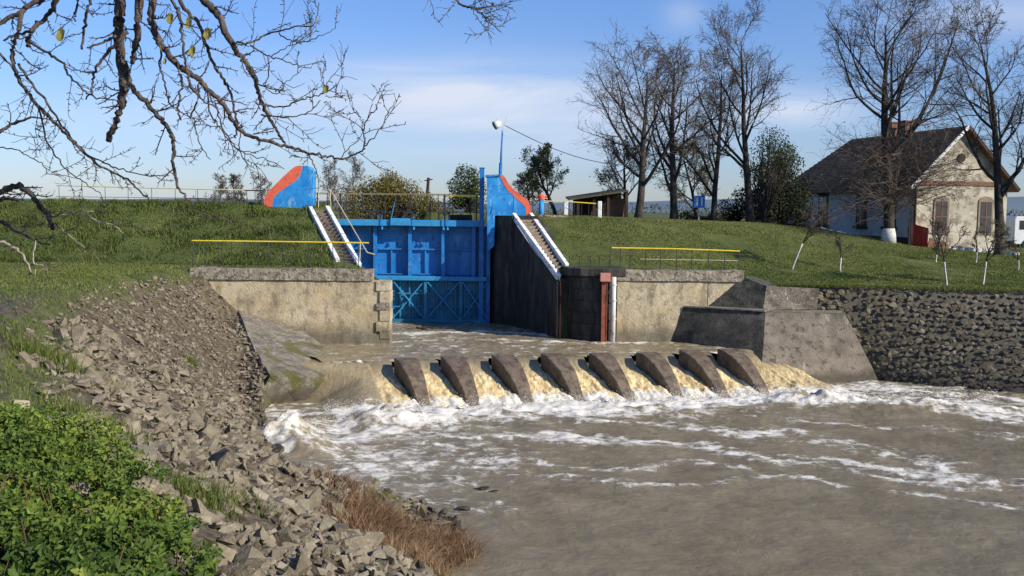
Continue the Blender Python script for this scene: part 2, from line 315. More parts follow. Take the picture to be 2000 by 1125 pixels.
def water_mat():
    Mt = bpy.data.materials.new('muddy_water'); Mt.use_nodes = True; t = Mt.node_tree; t.nodes.clear(); L = t.links.new
    nd = t.nodes.new
    geo = nd('ShaderNodeNewGeometry')
    def noise(sc, st=(1, 1, 1), det=8, ro=.65):
        mp = nd('ShaderNodeMapping'); L(geo.outputs['Position'], mp.inputs[0]); mp.inputs['Scale'].default_value = st
        n = nd('ShaderNodeTexNoise'); L(mp.outputs[0], n.inputs['Vector']); n.inputs['Scale'].default_value = sc; n.inputs['Detail'].default_value = det; n.inputs['Roughness'].default_value = ro; n.inputs['Distortion'].default_value = .4; return n.outputs[0]
    af = nd('ShaderNodeAttribute'); af.attribute_name = 'foam'; at = nd('ShaderNodeAttribute'); at.attribute_name = 'tan'
    r = nd('ShaderNodeValToRGB'); L(noise(.6), r.inputs[0]); r.color_ramp.elements[0].position = .35; r.color_ramp.elements[0].color = (.17, .138, .085, 1); r.color_ramp.elements[1].position = .65; r.color_ramp.elements[1].color = (.25, .205, .13, 1)
    rt = nd('ShaderNodeValToRGB'); L(noise(5, (2.4, .5, .5)), rt.inputs[0]); rt.color_ramp.elements[0].position = .36; rt.color_ramp.elements[0].color = (.46, .31, .12, 1); rt.color_ramp.elements[1].position = .62; rt.color_ramp.elements[1].color = (.88, .71, .40, 1)
    m1 = nd('ShaderNodeMix'); m1.data_type = 'RGBA'; L(at.outputs['Fac'], m1.inputs['Factor']); L(r.outputs[0], m1.inputs[6]); L(rt.outputs[0], m1.inputs[7])
    # foam break-up at small scale
    nf = noise(2.4, (.95, 1.15, 1), 10, .72)
    a = nd('ShaderNodeMath'); a.operation = 'MULTIPLY_ADD'; L(nf, a.inputs[0]); a.inputs[1].default_value = 2.8; a.inputs[2].default_value = -1.4
    b = nd('ShaderNodeMath'); b.operation = 'ADD'; L(a.outputs[0], b.inputs[0]); L(af.outputs['Fac'], b.inputs[1])
    mr = nd('ShaderNodeMapRange'); mr.interpolation_type = 'SMOOTHSTEP'; L(b.outputs[0], mr.inputs[0]); mr.inputs[1].default_value = .42; mr.inputs[2].default_value = .98
    m2 = nd('ShaderNodeMix'); m2.data_type = 'RGBA'; L(mr.outputs[0], m2.inputs['Factor']); L(m1.outputs[2], m2.inputs[6]); m2.inputs[7].default_value = (.74, .70, .62, 1)
    P = nd('ShaderNodeBsdfPrincipled'); L(m2.outputs[2], P.inputs['Base Color']); P.inputs['IOR'].default_value = 1.33
    rr = nd('ShaderNodeMapRange'); L(mr.outputs[0], rr.inputs[0]); rr.inputs[3].default_value = .06; rr.inputs[4].default_value = .75; L(rr.outputs[0], P.inputs['Roughness'])
    bu = nd('ShaderNodeBump'); L(noise(5, (1, 1.6, 1), 6), bu.inputs['Height']); bu.inputs['Strength'].default_value = .45; bu.inputs['Distance'].default_value = .06
    bu2 = nd('ShaderNodeBump'); L(noise(22, (1, 1, 1), 4), bu2.inputs['Height']); bu2.inputs['Strength'].default_value = .22; bu2.inputs['Distance'].default_value = .02; L(bu.outputs[0], bu2.inputs['Normal']); bu3 = nd('ShaderNodeBump'); L(b.outputs[0], bu3.inputs['Height']); bu3.inputs['Strength'].default_value = .6; bu3.inputs['Distance'].default_value = .05; L(bu2.outputs[0], bu3.inputs['Normal']); L(bu3.outputs[0], P.inputs['Normal'])
    o = nd('ShaderNodeOutputMaterial'); L(P.outputs[0], o.inputs[0]); return Mt
M['water'] = water_mat()
M['foam'] = pmat('white_foam', [(.72, .67, .56), (.80, .78, .72)], 6, rough=.8, bump=.4, bscale=30, trans=.2)

# ------------------------------------------------------------ the ground
ZP = 1.05                                     # water level above the weir
def wz(px, py, z=.03): return PZ(px, py, z)[:2]
Wl = [(12, -14), (8.5, 0), (4.2, 8), (1.2, 12.8)]+[tuple(wz(*p)) for p in [(850, 1125), (872, 1090), (915, 1050), (895, 1012), (830, 992), (700, 995), (620, 968), (555, 900), (520, 840), (512, 800), (545, 778)]]+[(-5.9, 31.9), (-8.0, 34.2), (-9.1, 35.8)]
El = [(4, -14), (3.2, -4), (.5, 1), (-2, 4.5), (-4.5, 8.6), (-6.6, 12.3), (-9, 17.5), (-10.4, 22), (-11.2, 26), (-11.8, 30), (-12, 34), (-12.1, 35.5)]
wet = Wl+[(-9.1, 35.86), (-5.25, 35.86), (-5.9, 37.0), (-8.2, 42.4), (-8.5, 44.8), (-8.6, 50), (-.4, 50), (-.5, 44.5), (2.1, 37.6), (3.2, 37.1), (8.0, 37.1), (9.5, 36.8), (12, 36.9), (19, 36.0), (24, 35.7), (62, 33.5), (62, -14)]
slopepoly = Wl+El[::-1]
XZ = [0, 4.9, 12.1, 15.6, 19.7, 24.2, 40, 60]; ZC = [5.8, 5.66, 5.46, 5.2, 4.42, 4.05, 4.0, 3.95]
pa = PY(466, 605, 35.42); pb = PZ(688, 734, .55); pc_ = PZ(528, 735, 1.0); pn = np.cross(pb-pa, pc_-pa); pn /= np.linalg.norm(pn)
def PP(px, py):          # line of sight onto the slab's plane
    d = np.array(ray(px, py)); o_ = np.array((0, 0, CAMZ)); return o_+d*(np.dot(pn, pa-o_)/np.dot(pn, d))
e1 = PP(492, 672); e2 = PP(528, 735); e3 = PZ(556, 782, .05)
SE = [(pa[0]-1.3, 35.42), tuple(pa[:2]), tuple(e1[:2]), tuple(e2[:2]), tuple(e3[:2])]; SEz = [3.45, pa[2], e1[2], e2[2], .15]
def H(x, y, full=False):
    x = np.asarray(x, float); y = np.asarray(y, float)
    inw = inpoly(x, y, wet)
    left = x < np.interp(y, [-20, 10, 33, 36, 44, 100], [22, 12, 2, -3, -4.5, -4.5])
    # left: bank slope, berm, dike
    dW = pdist(x, y, Wl); dE = pdist(x, y, El); u = dW/(dW+dE+1e-6)
    bz = np.interp(y, [0, 25, 34, 60], [4.05, 4.0, 3.8, 3.76])
    ins = inpoly(x, y, slopepoly)
    zs = bz*(1.05*u-.05*u**2)+.22*(fbm(x*.9, y*.9, 3, 5)-.5)*np.clip(u*8, 0, 1)-.05
    dS, vS = pdist(x, y, SE, SEz); zs = np.where(ins, np.maximum(zs, np.minimum(vS-.07-.32*dS, bz)), zs)
    berm = bz+.08*(fbm(x*.5, y*.5, 3, 2)-.5)
    crest = np.interp(y, [36.6, 37.6, 42.4, 43.4, 47.5, 54, 200], [0, .22, 2.12, 2.3, 2.3, .15, .0])
    und = (fbm(x*.35, y*.35, 3, 8)-.5)*.28*np.clip((y-35.5)/3, 0, 1)*np.clip((50-y)/6, 0, 1)
    zl = np.where(ins & (y < 35.6), zs, berm+crest+und*np.clip(-(x+7.5)/1.5, 0, 1))
    # right
    zc = np.interp(x, XZ, ZC)+.06*(fbm(x*.6, y*.6, 3, 4)-.5)
    yc = np.interp(x, [0, 5, 12, 16, 20, 30], [43.5, 44, 47.5, 49.5, 47, 46]); yt = np.interp(x, [0, 5, 14, 24], [37.8, 37.8, 38.5, 38])
    b = np.interp(x, [6.5, 9.5, 30], [3.76, 3.24, 3.2])
    s = np.clip((y-yt)/(yc-yt), 0, 1); s = .45*s+.55*(s*s*(3-2*s))
    zr = b+(zc-b)*s+.03*(fbm(x*1.5, y*1.5, 3, 6)-.5)
    back = sstep(62, 85, y); zr = zr*(1-back)+3.9*back
    z = np.where(left, zl, zr); z = np.where(inw, -1.2, z)
    if not full: return z
    dirt = np.where(left & ins & (y < 35.6), np.clip((.97-u)*9+(fbm(x*1.3, y*1.3, 3, 11)-.5)*1.6, 0, 1), 0)
    dirt = np.maximum(dirt, np.where(left & ~ins & (y < 24), np.clip(1.15-dE/2.2+(fbm(x*1.1, y*1.1, 4, 12)-.5)*2.6, 0, 1)*np.clip((24-y)/5, 0, 1), 0))
    return z, dirt, inw, left, u, ins
def PT(px, py):               # where the line of sight meets the ground
    d = ray(px, py); t = np.linspace(2, 70, 1400)/FPX; x = d.x*t; y = d.y*t; z = CAMZ+d.z*t
    k = np.argmax(z < H(x, y)); return np.array((x[k], y[k], z[k]))
def Hs(x, y): return float(H(np.array([x]), np.array([y]))[0])
gx = np.arange(-46, 62.01, .27); gy = np.arange(-13, 96.01, .27)
X, Y = np.meshgrid(gx, gy); Z, D, _, _, _, _ = H(X, Y, True)
def gridF(nx, ny):
    i = np.arange((ny-1)*nx).reshape(ny-1, nx)[:, :-1].ravel(); return np.stack([i, i+1, i+nx+1, i+nx], 1)
o = np_mesh('grass_ground', np.stack([X, Y, Z], -1).reshape(-1, 3), gridF(len(gx), len(gy)), M['ground'], smooth=True, attrs={'dirt': D}, kind='structure')
x0, x1, y0, y1 = gx[0], gx[-1], gy[0], gy[-1]; B = 4000
MB().add([(-B, y1, 3.88), (B, y1, 3.88), (B, B, 3.88), (-B, B, 3.88), (-B, -B, 3.88), (B, -B, 3.88), (B, y0, 3.88), (-B, y0, 3.88), (x0, y0, 3.88), (x0, y1, 3.88), (x1, y0, -1.3), (x1, 33, -1.3), (x1, 33.4, 3.88), (x1, y1, 3.88), (B, 33.4, 3.88), (B, y0, 3.88)],
    [(0, 1, 2, 3), (4, 5, 6, 7), (7, 8, 9, 0), (12, 14, 1, 13)]).build('far_plain', M['ground'], kind='structure')
# low haze-blue hills far off
hv = []; hx = np.linspace(-3500, 3500, 120)
hh = 6+38*fbm(hx*.0012, hx*0, 4, 21)+np.interp(hx, [-3500, 0, 1400, 3500], [0, 0, 30, 70])
V = []; 
for k, (dy, f) in enumerate([(0, 0), (150, .7), (500, 1), (1200, .6)]):
    V.append(np.stack([hx, np.full_like(hx, 2600+dy), 3.8+hh*f], -1))
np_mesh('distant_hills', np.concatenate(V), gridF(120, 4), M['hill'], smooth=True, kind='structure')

# ------------------------------------------------------------ water below the weir
WO = np.array(PZ(770, 703, 1.15)[:2]); WE = np.array(PZ(1403, 687, 1.15)[:2]); wu = (WE-WO)/np.linalg.norm(WE-WO); wv = np.array((.27, -.963))
def wpt(s, v): return WO+wu*s+wv*v
def pz(lst, z=0): return [tuple(PZ(a, b, z)[:2]) for a, b in lst]
step = .065
gx = np.arange(-8.6, 22.5, step); gy = np.arange(8.5, 34.9, step); X, Y = np.meshgrid(gx, gy)
def wsv(X, Y):    # weir frame
    det = wu[0]*wv[1]-wu[1]*wv[0]; dx = X-WO[0]; dy = Y-WO[1]
    return (dx*wv[1]-dy*wv[0])/det, (wu[0]*dy-wu[1]*dx)/det
s_, v_ = wsv(X, Y)
wx = X+1.0*(fbm(X*.4, Y*.6, 4, 31)-.5)*2; wy = Y+1.0*(fbm(X*.45, Y*.7, 4, 37)-.5)*2
def streak(lst, w, st, seed=0):
    P = pz(lst); d = pdist(wx, wy, P); wob = .55+.9*fbm(X*.9, Y*1.6, 4, 40+seed)
    return .72*st*np.clip(1.2-d/(1.6*w*wob), 0, 1)**.7
foam = np.zeros_like(X)
foam = np.maximum(foam, streak([(560, 870), (700, 845), (830, 822), (950, 812), (1100, 800), (1300, 790), (1470, 780), (1560, 775)], 1.25, 1.15, 1))
foam = np.maximum(foam, streak([(1470, 785), (1600, 785), (1750, 790), (1880, 800), (2080, 815)], 1.2, 1.35, 2))
foam = np.maximum(foam, streak([(1560, 760), (1700, 752), (1850, 770), (2080, 795)], .7, 1.1, 3))
foam = np.maximum(foam, streak([(850, 850), (1050, 852), (1250, 868), (1450, 882), (1600, 890), (1750, 905), (1900, 928), (2050, 950)], .42, .95, 4))
foam = np.maximum(foam, streak([(1150, 815), (1400, 832), (1600, 856), (1700, 872), (1850, 905)], .5, .95, 5))
foam = np.maximum(foam, streak([(1030, 925), (1250, 945), (1450, 933), (1600, 942), (1750, 958), (1880, 972), (2050, 1000)], .22, .85, 6))
foam = np.maximum(foam, streak([(900, 880), (1050, 895), (1200, 915), (1330, 900), (1450, 912)], .3, .75, 7))
foam = np.maximum(foam, streak([(1500, 822), (1700, 835), (2050, 850)], .3, .72, 8))
foam = np.maximum(foam, streak([(1560, 880), (1650, 905), (1760, 925), (1900, 945), (2050, 955)], .3, .8, 9))
foam = np.maximum(foam, streak([(530, 860), (560, 890), (620, 925), (720, 960), (800, 985), (950, 1000)], .5, .62, 10))
cx, cy = pz([(800, 905)])[0]
q = ((X-cx-.3)/3.2)**2+((Y-cy)/3.0)**2
foam = np.maximum(foam, np.clip(1.15-q, 0, 1)**.6*(.38+.5*fbm(X*1.1, Y*1.3, 4, 51)))
broad = np.clip(1-(v_-1.4)/6.5, 0, 1)*(v_ > .8)
foam = np.maximum(foam, broad*(.36+.62*fbm(wx*.6, wy*2.2, 4, 61)))
foam = np.maximum(foam, 1.3*np.clip(1.15-np.abs(v_-2.7)/(1.0+.8*fbm(s_*1.2, v_*0, 3, 64)), 0, 1)*np.clip((s_+2.6)*1.5, 0, 1)*(s_ < 15))
foam *= .42+1.15*fbm(wx*1.2+.3*wy, wy*2.0, 5, 71)
near = np.clip(1-np.abs(v_-3.1)/1.6, 0, 1)*np.clip((s_+3.6)/.8, 0, 1)
turb = .25+.9*np.clip(foam, 0, 1)
hgt = .07*(fbm(X*.9, Y*1.3, 3, 81)-.5)+.075*(fbm(X*1.6+Y*.6, Y*2.4, 4, 82)-.5)+.10*turb*(fbm(X*2.1, Y*2.9, 4, 83)-.5)
hgt += near*.26*(fbm(X*2.6, Y*3.2, 4, 85)-.42)
def mound(px, py, rx, ry, a):
    c = pz([(px, py)])[0]; return a*np.exp(-((X-c[0])/rx)**2-((Y-c[1])/ry)**2)
rough = .4+1.2*fbm(X*3.2, Y*3.2, 4, 87)
pl = mound(560, 850, .55, 1.1, .62)+mound(600, 880, .7, .8, .3)
pl2 = mound(1590, 785, 1.3, .8, .32)+mound(1800, 800, 2.2, .8, .25)+mound(760, 822, 1.1, .8, .38)
hgt += (pl+pl2)*rough; foam = np.maximum(foam, np.clip((pl*1.8+pl2*1.4), 0, 1)*.95)
hgt += .07*np.clip(foam, 0, 1)*(fbm(X*4.5, Y*4.5, 3, 88)-.3)
hgt -= mound(640, 840, 1.0, .9, .12); 
tq = np.clip((v_+.72)/3.3, 0, 1); sl_ = np.interp(v_, [-1.2, -.3, .5], [-5.5, -3.6, -2.45]); hl = ZP*(1-tq**1.25)*np.clip((s_-sl_)/1.3, 0, 1)*(s_ < -.45)*sstep(-.25, 0, v_-np.interp(s_, [-3, -2.2, -1.6], [-3.2, -2.2, -1.1]))*(1-sstep(-.75, -.45, s_))
foam = foam*(1-.75*np.clip(hl*2.2, 0, 1)); hgt = hgt*(1-.5*np.clip(hl*2, 0, 1))
Zs = hgt+hl*.97
tan = np.clip(pl*.5+pl2*.3, 0, .4)+.25*np.clip(hl*1.5, 0, 1)
np_mesh('river_water', np.stack([X, Y, Zs], -1).reshape(-1, 3), gridF(len(gx), len(gy)), M['water'], smooth=True, attrs={'foam': np.clip(foam, 0, 1.2), 'tan': tan}, kind='structure')
V = [(-40, -13, -.04), (62, -13, -.04), (62, 34, -.04), (22.4, 34, -.04), (22.4, 8.6, -.04), (-40, 8.6, -.04)]
MB().add(V, [(0, 1, 2, 3, 4, 5)]).build('river_water', M['water'], kind='structure')
# pool between weir and gate
gx = np.arange(-9.4, 10.2, .08); gy = np.arange(30.4, 46, .08); X, Y = np.meshgrid(gx, gy); s_, v_ = wsv(X, Y)
gatefoam = pdist(X, Y, pz([(740, 655), (830, 652), (950, 648), (1060, 655), (1120, 662)], 1.0)); wallf = pdist(X, Y, pz([(765, 672), (900, 664), (1100, 670), (1250, 672)], 1.0))
foam = np.maximum(1.1*np.clip(1.1-gatefoam/.9, 0, 1), .75*np.clip(1-wallf/1.0, 0, 1))*(.3+1.1*fbm(X*1.7, Y*3, 4, 91))
foam = np.maximum(foam, .25+.5*fbm(X*.9+.4*Y, Y*2.2, 4, 95)-.12)
foam = np.maximum(foam, .8*np.clip(1-pdist(X, Y, [wpt(-2.4, -.6), wpt(.3, -.3)])/.8, 0, 1)*(.3+fbm(X*3, Y*3, 4, 96)))
Zp = ZP+.09*(fbm(X*1.6, Y*2.4, 4, 97)-.5)+.05*(fbm(X*5, Y*5, 3, 98)-.5)-.12*sstep(38, 44, Y)
rl = [(-9.2, 36.2), (-9.0, 34.9), (-8.0, 33.2), (-7.1, 32.3), (-6.3, 31.75), (-5.5, 30.0)]; keep = (v_ < -.68) & (X > np.interp(Y, [p[1] for p in rl][::-1], [p[0] for p in rl][::-1])-.05)
V = np.stack([X, Y, np.where(keep, Zp, ZP-.06*(v_+.68)-.1*np.clip((v_+.68)*6, 0, 1))], -1).reshape(-1, 3); F = gridF(len(gx), len(gy))
kf = keep.ravel()[F].any(1)
np_mesh('pool_water', V, F[kf], M['water'], smooth=True, attrs={'foam': np.clip(foam, 0, 1.1), 'tan': np.full(X.shape, .12)}, kind='structure')
np_mesh('reservoir_water', np.array([(-8.6, 44.9, 4.7), (-.4, 44.9, 4.7), (-.4, 70, 4.7), (-8.6, 70, 4.7)]), np.array([[0, 1, 2, 3]]), M['water'], kind='structure')

# ------------------------------------------------------------ weir blocks and the falls between them
bpx = [(770, 703), (860, 700), (962, 699), (1058, 696), (1150, 693), (1240, 690), (1325, 688), (1403, 687)]
bs = [wsv(*PZ(a, b, 1.15)[:2])[0] for a, b in bpx]; bw = .74
sill = [(*wpt(-1.9, -1.2), 0), (*wpt(bs[-1]+2.9, -1.2), 0), (*wpt(bs[-1]+2.9, 1.2), 0), (*wpt(-1.5, 1.0), 0)]
MB().hexa([(a, b, -1) for a, b, _ in sill]+[(sill[0][0], sill[0][1], .82), (sill[1][0], sill[1][1], .82), (sill[2][0], sill[2][1], -.2), (sill[3][0], sill[3][1], -.2)]).build('weir_sill', M['wetblock'], kind='structure')
ordn = ['leftmost', 'second from the left', 'third from the left', 'fourth from the left', 'fourth from the right', 'third from the right', 'second from the right', 'rightmost']
for i, s in enumerate(bs):
    base = wpt(s+bw/2, .8); t = thing('weir_block', f'brown wet concrete wedge in the weir, {ordn[i]} of the row of eight', 'weir block', (base[0], base[1], 0), 'sloping concrete blocks along the weir')
    prof = [(-.08, -.8), (2.3, -.8), (2.3, -.2), (1.95, .18), (1.6, .52), (1.2, .82), (.75, 1.05), (.35, 1.18), (-.08, 1.22)]
    n_ = len(prof); mb = MB()
    prof = [(v+RNG.uniform(-.03, .03), z+RNG.uniform(-.035, .03)) for v, z in prof]; wj = RNG.uniform(-.05, .05)
    A_ = [(*wpt(s+.44*max(0, (v-.1)/2), v), z) for v, z in prof]; B2 = [(*wpt(s+bw+wj*.5+.06*max(0, v/2), v+RNG.uniform(-.02, .02)), z+RNG.uniform(-.03, .02)) for v, z in prof]
    mb.add(A_+B2, [tuple(range(n_)), tuple(range(n_, 2*n_))[::-1]]+[(i_, i_+n_, (i_+1) % n_+n_, (i_+1) % n_) for i_ in range(n_)]); mb.build('block_body', M['wetblock'], t, bevel=.025)
def fall(s0, s1, seed, v1=2.45, tanv=1, power=2.0, bend=None, zoff=0, vstart=-.72, flare=.38, endl=0, endr=0):
    ss = np.arange(s0, s1+.001, .028); vv = np.arange(vstart, v1, .032); A, Bv = np.meshgrid(ss, vv)
    t = np.clip((Bv-vstart)/(v1-.25-vstart), 0, 1); z = ZP*(1-t**power)+zoff
    am = .02+.16*t
    z = z-.24*sstep(-.6, .15, Bv)*(1-sstep(1.1, 2.2, Bv))
    z = z+am*(fbm(A*6.5, Bv*1.3, 4, seed)-.5)*1.3+.07*t*(fbm(A*11, Bv*7, 3, seed+3)-.5)*2
    edge = np.minimum(A-s0, s1-A); z = z-.05*np.exp(-edge/.08)
    vj = Bv+.10*t*(fbm(A*3, Bv*5, 3, seed+5)-.5)*2
    sj = A+.02*(fbm(A*6, Bv*6, 2, seed+6)-.5)+(flare*(A-s0)/(s1-s0)+.06)*np.clip(Bv/2, 0, 1.1)
    if endl: z = z*(1-np.clip((s0+1.0-A)/1.0, 0, 1)**1.6*np.clip(t*1.5, 0, 1))
    if endr: z = z*(1-np.clip((A-s1+.9)/.9, 0, 1)**2.5*np.clip(t*1.3, 0, 1))
    if bend is not None: sj, vj = bend(sj, vj, t)
    px = WO[0]+wu[0]*sj+wv[0]*vj; py = WO[1]+wu[1]*sj+wv[1]*vj
    fm = np.clip(.02+.95*sstep(.66, 1.0, t)+.75*(fbm(A*8, Bv*1.1, 4, seed+8)-.45)*sstep(.1, .4, t)+.25*np.exp(-edge/.1)*t, 0, 1)
    np_mesh('waterfall', np.stack([px, py, z], -1).reshape(-1, 3), gridF(len(ss), len(vv)), M['water'], smooth=True, attrs={'foam': fm, 'tan': tanv*sstep(.08, .45, t)*(1-.75*endl*np.clip((s0+.7-A)/.7, 0, 1))}, kind='structure')
for i in range(7): fall(bs[i]+bw-.01, bs[i+1]+.01, 100+i*11)
def bendL(s, v, t): q = np.clip((bs[0]-s)/1.6, 0, 1); return s-.5*q*t, v*(1+.15*q)-q*q*.35*(1-t)
fall(bs[0]-1.5, bs[0]+.01, 200, v1=2.5, tanv=.8, power=1.7, bend=bendL, endl=1)
def bendR(s, v, t): q = np.clip((s-bs[-1]-bw)/2.6, 0, 1); return s+1.0*q*t, v+q*.7*(t-.15)-.5*q
fall(bs[-1]+bw-.01, bs[-1]+bw+2.3, 220, v1=2.4, tanv=.75, power=1.6, bend=bendR, flare=0, endr=1)
# clumps of thrown-up foam
ico = MB(); import bmesh
bm = bmesh.new(); bmesh.ops.create_icosphere(bm, subdivisions=1, radius=1); icoV = np.array([v.co for v in bm.verts]); icoF = np.array([[v.index for v in f.verts] for f in bm.faces]); bm.free()
def scatter(name, cen, rad, Vb, Fb, mat, rnd=None, squash=None, **k):
    n = len(cen); j = 1+.35*(RNG.random((n, len(Vb), 1))-.5)*2
    sc = np.asarray(rad).reshape(n, 1, 1)
    V = Vb[None]*j*sc
    if squash is not None: V = V*squash.reshape(n, 1, 3)
    V = V+cen[:, None, :]
    F = Fb[None]+(np.arange(n)*len(Vb))[:, None, None]
    return np_mesh(name, V.reshape(-1, 3), F.reshape(-1, Fb.shape[1]), mat, **k)
cen = []; rad = []
for i in range(6500):
    s = RNG.uniform(-2.4, bs[-1]+3.0); v = 2.3+RNG.normal()*.28; p = wpt(s, v); z = .02+abs(RNG.normal())*.13
    cen.append((p[0], p[1], z)); rad.append(RNG.uniform(.004, .014))
c1 = PZ(560, 850, 0); c2 = PZ(760, 822, 0)
for i in range(2600):
    c, sx, sy, h = (c1, .5, .8, .38) if i % 2 else (c2, .9, .45, .32)
    a, b = RNG.normal(), RNG.normal(); cen.append((c[0]+a*sx, c[1]+b*sy, .06+h*math.exp(-(a*a+b*b)/1.6)*RNG.uniform(.3, 1.35))); rad.append(RNG.uniform(.004, .014))
for i in range(1200):
    p = PZ(RNG.uniform(1480, 1950), 782+RNG.normal()*7, 0); cen.append((p[0], p[1], .08+abs(RNG.normal())*.10)); rad.append(RNG.uniform(.005, .018))
scatter('splashing_foam', np.array(cen), rad, icoV, icoF, M['foam'], kind='stuff', label='white foam thrown up along the foot of the weir', smooth=True)

# ------------------------------------------------------------ stone shapes
def hull(seed, n=11):
    r = random.Random(seed); bm = bmesh.new()
    for i in range(n):
        v = Vector([r.gauss(0, 1) for _ in range(3)]).normalized()*r.uniform(.75, 1.0); bm.verts.new((v.x*r.uniform(.8, 1.1), v.y, v.z))
    bmesh.ops.convex_hull(bm, input=bm.verts); 
    for v in [v for v in bm.verts if not v.link_faces]: bm.verts.remove(v)
    bmesh.ops.triangulate(bm, faces=bm.faces); bm.verts.index_update()
    V = np.array([v.co for v in bm.verts]); F = np.array([[v.index for v in f.verts] for f in bm.faces]); bm.free(); return V, F
HULLS = [hull(i) for i in range(12)]
def rotm(n):
    q = RNG.normal(size=(n, 4)); q /= np.linalg.norm(q, axis=1, keepdims=True); w, x, y, z = q.T
    return np.stack([np.stack([1-2*(y*y+z*z), 2*(x*y-z*w), 2*(x*z+y*w)], -1), np.stack([2*(x*y+z*w), 1-2*(x*x+z*z), 2*(y*z-x*w)], -1), np.stack([2*(x*z-y*w), 2*(y*z+x*w), 1-2*(x*x+y*y)], -1)], 1)
def stones(prefix, cen, size, asp, mat, parent, nsep, rot=None, rotfix=None):
    """the nsep that show largest become objects, the rest one joined part"""
    cen = np.array(cen); size = np.array(size); asp = np.array(asp); n = len(cen)
    dist = np.linalg.norm(cen-np.array((0, 0, CAMZ)), axis=1)
    px = (cen[:, 0]/np.maximum(cen[:, 1], .1)*FPX+1000); vis = (px > -40) & (px < 2040) & (cen[:, 1] > 1)
    order = np.argsort(-(size/dist)*vis); Rm = rotm(n) if rotfix is None else rotfix
    sepi = order[:nsep]; rest = order[nsep:]; base = root_loc(parent)
    meshes = []
    for k, (V, F) in enumerate(HULLS):
        me = bpy.data.meshes.new(prefix); me.from_pydata([tuple(v) for v in V], [], [tuple(int(q) for q in f) for f in F]); me.materials.append(mat); me.update(); meshes.append(me)
    for i in sepi:
        o = bpy.data.objects.new(prefix, meshes[int(i) % 12]); C.objects.link(o); o.parent = parent
        mt = Matrix([list(r) for r in Rm[i]]).to_4x4() @ Matrix.Diagonal((*[float(a*size[i]) for a in asp[i]], 1))
        mt.translation = Vector([float(c) for c in cen[i]])-base; o.matrix_local = mt
    Vs = []; Fs = []; off = 0
    for k, (V, F) in enumerate(HULLS):
        idx = rest[rest % 12 == k]
        if len(idx) == 0: continue
        A = np.einsum('nij,nvj->nvi', Rm[idx], V[None]*(asp[idx]*size[idx][:, None])[:, None, :])+cen[idx][:, None, :]
        Vs.append(A.reshape(-1, 3)); Fs.append((F[None]+(np.arange(len(idx))*len(V))[:, None, None]).reshape(-1, 3)+off); off += len(idx)*len(V)
    np_mesh(prefix, np.concatenate(Vs), np.concatenate(Fs), mat, parent, kind='stuff')

# ---- left bank: loose riprap
bank = bpy.data.objects.new('stone_bank', None); C.objects.link(bank); bank['kind'] = 'structure'; bank.location = (-8, 22, 2)
cen = []; size = []; asp = []
N0 = 34000
x = RNG.uniform(-13, 5, N0); y = RNG.uniform(6.5, 35.2, N0); z, d, inw, lf, u, ins = H(x, y, True)
ok = ins & (y < 35.2) & (u < .95+.06*(fbm(x*.6, y*.6, 2, 3)-.5)) & (u > -.01) & (RNG.random(N0) < np.interp(u, [0, .55, .8, .95], [1, .95, .75, .35]))
# the concrete apron beside the wall is kept clear
apron = [(-9.7, 35.6), tuple(PT(494, 672)[:2]), tuple(PT(530, 735)[:2]), (-7.1, 29.9), (-5, 31.5), (-6, 36)]
ok &= ~inpoly(x, y, apron)
x, y, z, u = x[ok], y[ok], z[ok], u[ok]
sz = .040*np.exp(RNG.random(len(x))**1.5*1.15)*np.interp(y, [8, 18, 30], [1.05, 1.1, 1.0])*(1+.5*(fbm(x*.35, y*.35, 2, 14)-.4))
big = (RNG.random(len(x)) < .07) & (y < 24); sz = np.where(big, sz*1.85, sz)
small = (y > 22) & (u > .25); sz = np.where(small, sz*.85, sz)
zz = z+sz*RNG.uniform(.0, .75, len(x))
aspv = np.stack([RNG.uniform(.9, 1.5, len(x)), RNG.uniform(.7, 1.1, len(x)), RNG.uniform(.38, .7, len(x))], -1)
# half-lying stones: random spin, moderate tilt
def tiltrot(n, mx):
    a = RNG.uniform(0, 2*math.pi, n); t = RNG.normal(size=n)*mx; b = RNG.uniform(0, 2*math.pi, n)
    out = np.zeros((n, 3, 3))
    ca, sa, ct, st, cb, sb = np.cos(a), np.sin(a), np.cos(t), np.sin(t), np.cos(b), np.sin(b)
    Rz = np.zeros((n, 3, 3)); Rz[:, 0, 0] = ca; Rz[:, 0, 1] = -sa; Rz[:, 1, 0] = sa; Rz[:, 1, 1] = ca; Rz[:, 2, 2] = 1
    Rx = np.zeros((n, 3, 3)); Rx[:, 0, 0] = 1; Rx[:, 1, 1] = ct; Rx[:, 1, 2] = -st; Rx[:, 2, 1] = st; Rx[:, 2, 2] = ct
    Rb = np.zeros((n, 3, 3)); Rb[:, 0, 0] = cb; Rb[:, 0, 1] = -sb; Rb[:, 1, 0] = sb; Rb[:, 1, 1] = cb; Rb[:, 2, 2] = 1
    return Rz@Rx@Rb
stones('stone', np.stack([x, y, zz], -1), sz, aspv, M['stone'], bank, 300, rotfix=tiltrot(len(x), .75))

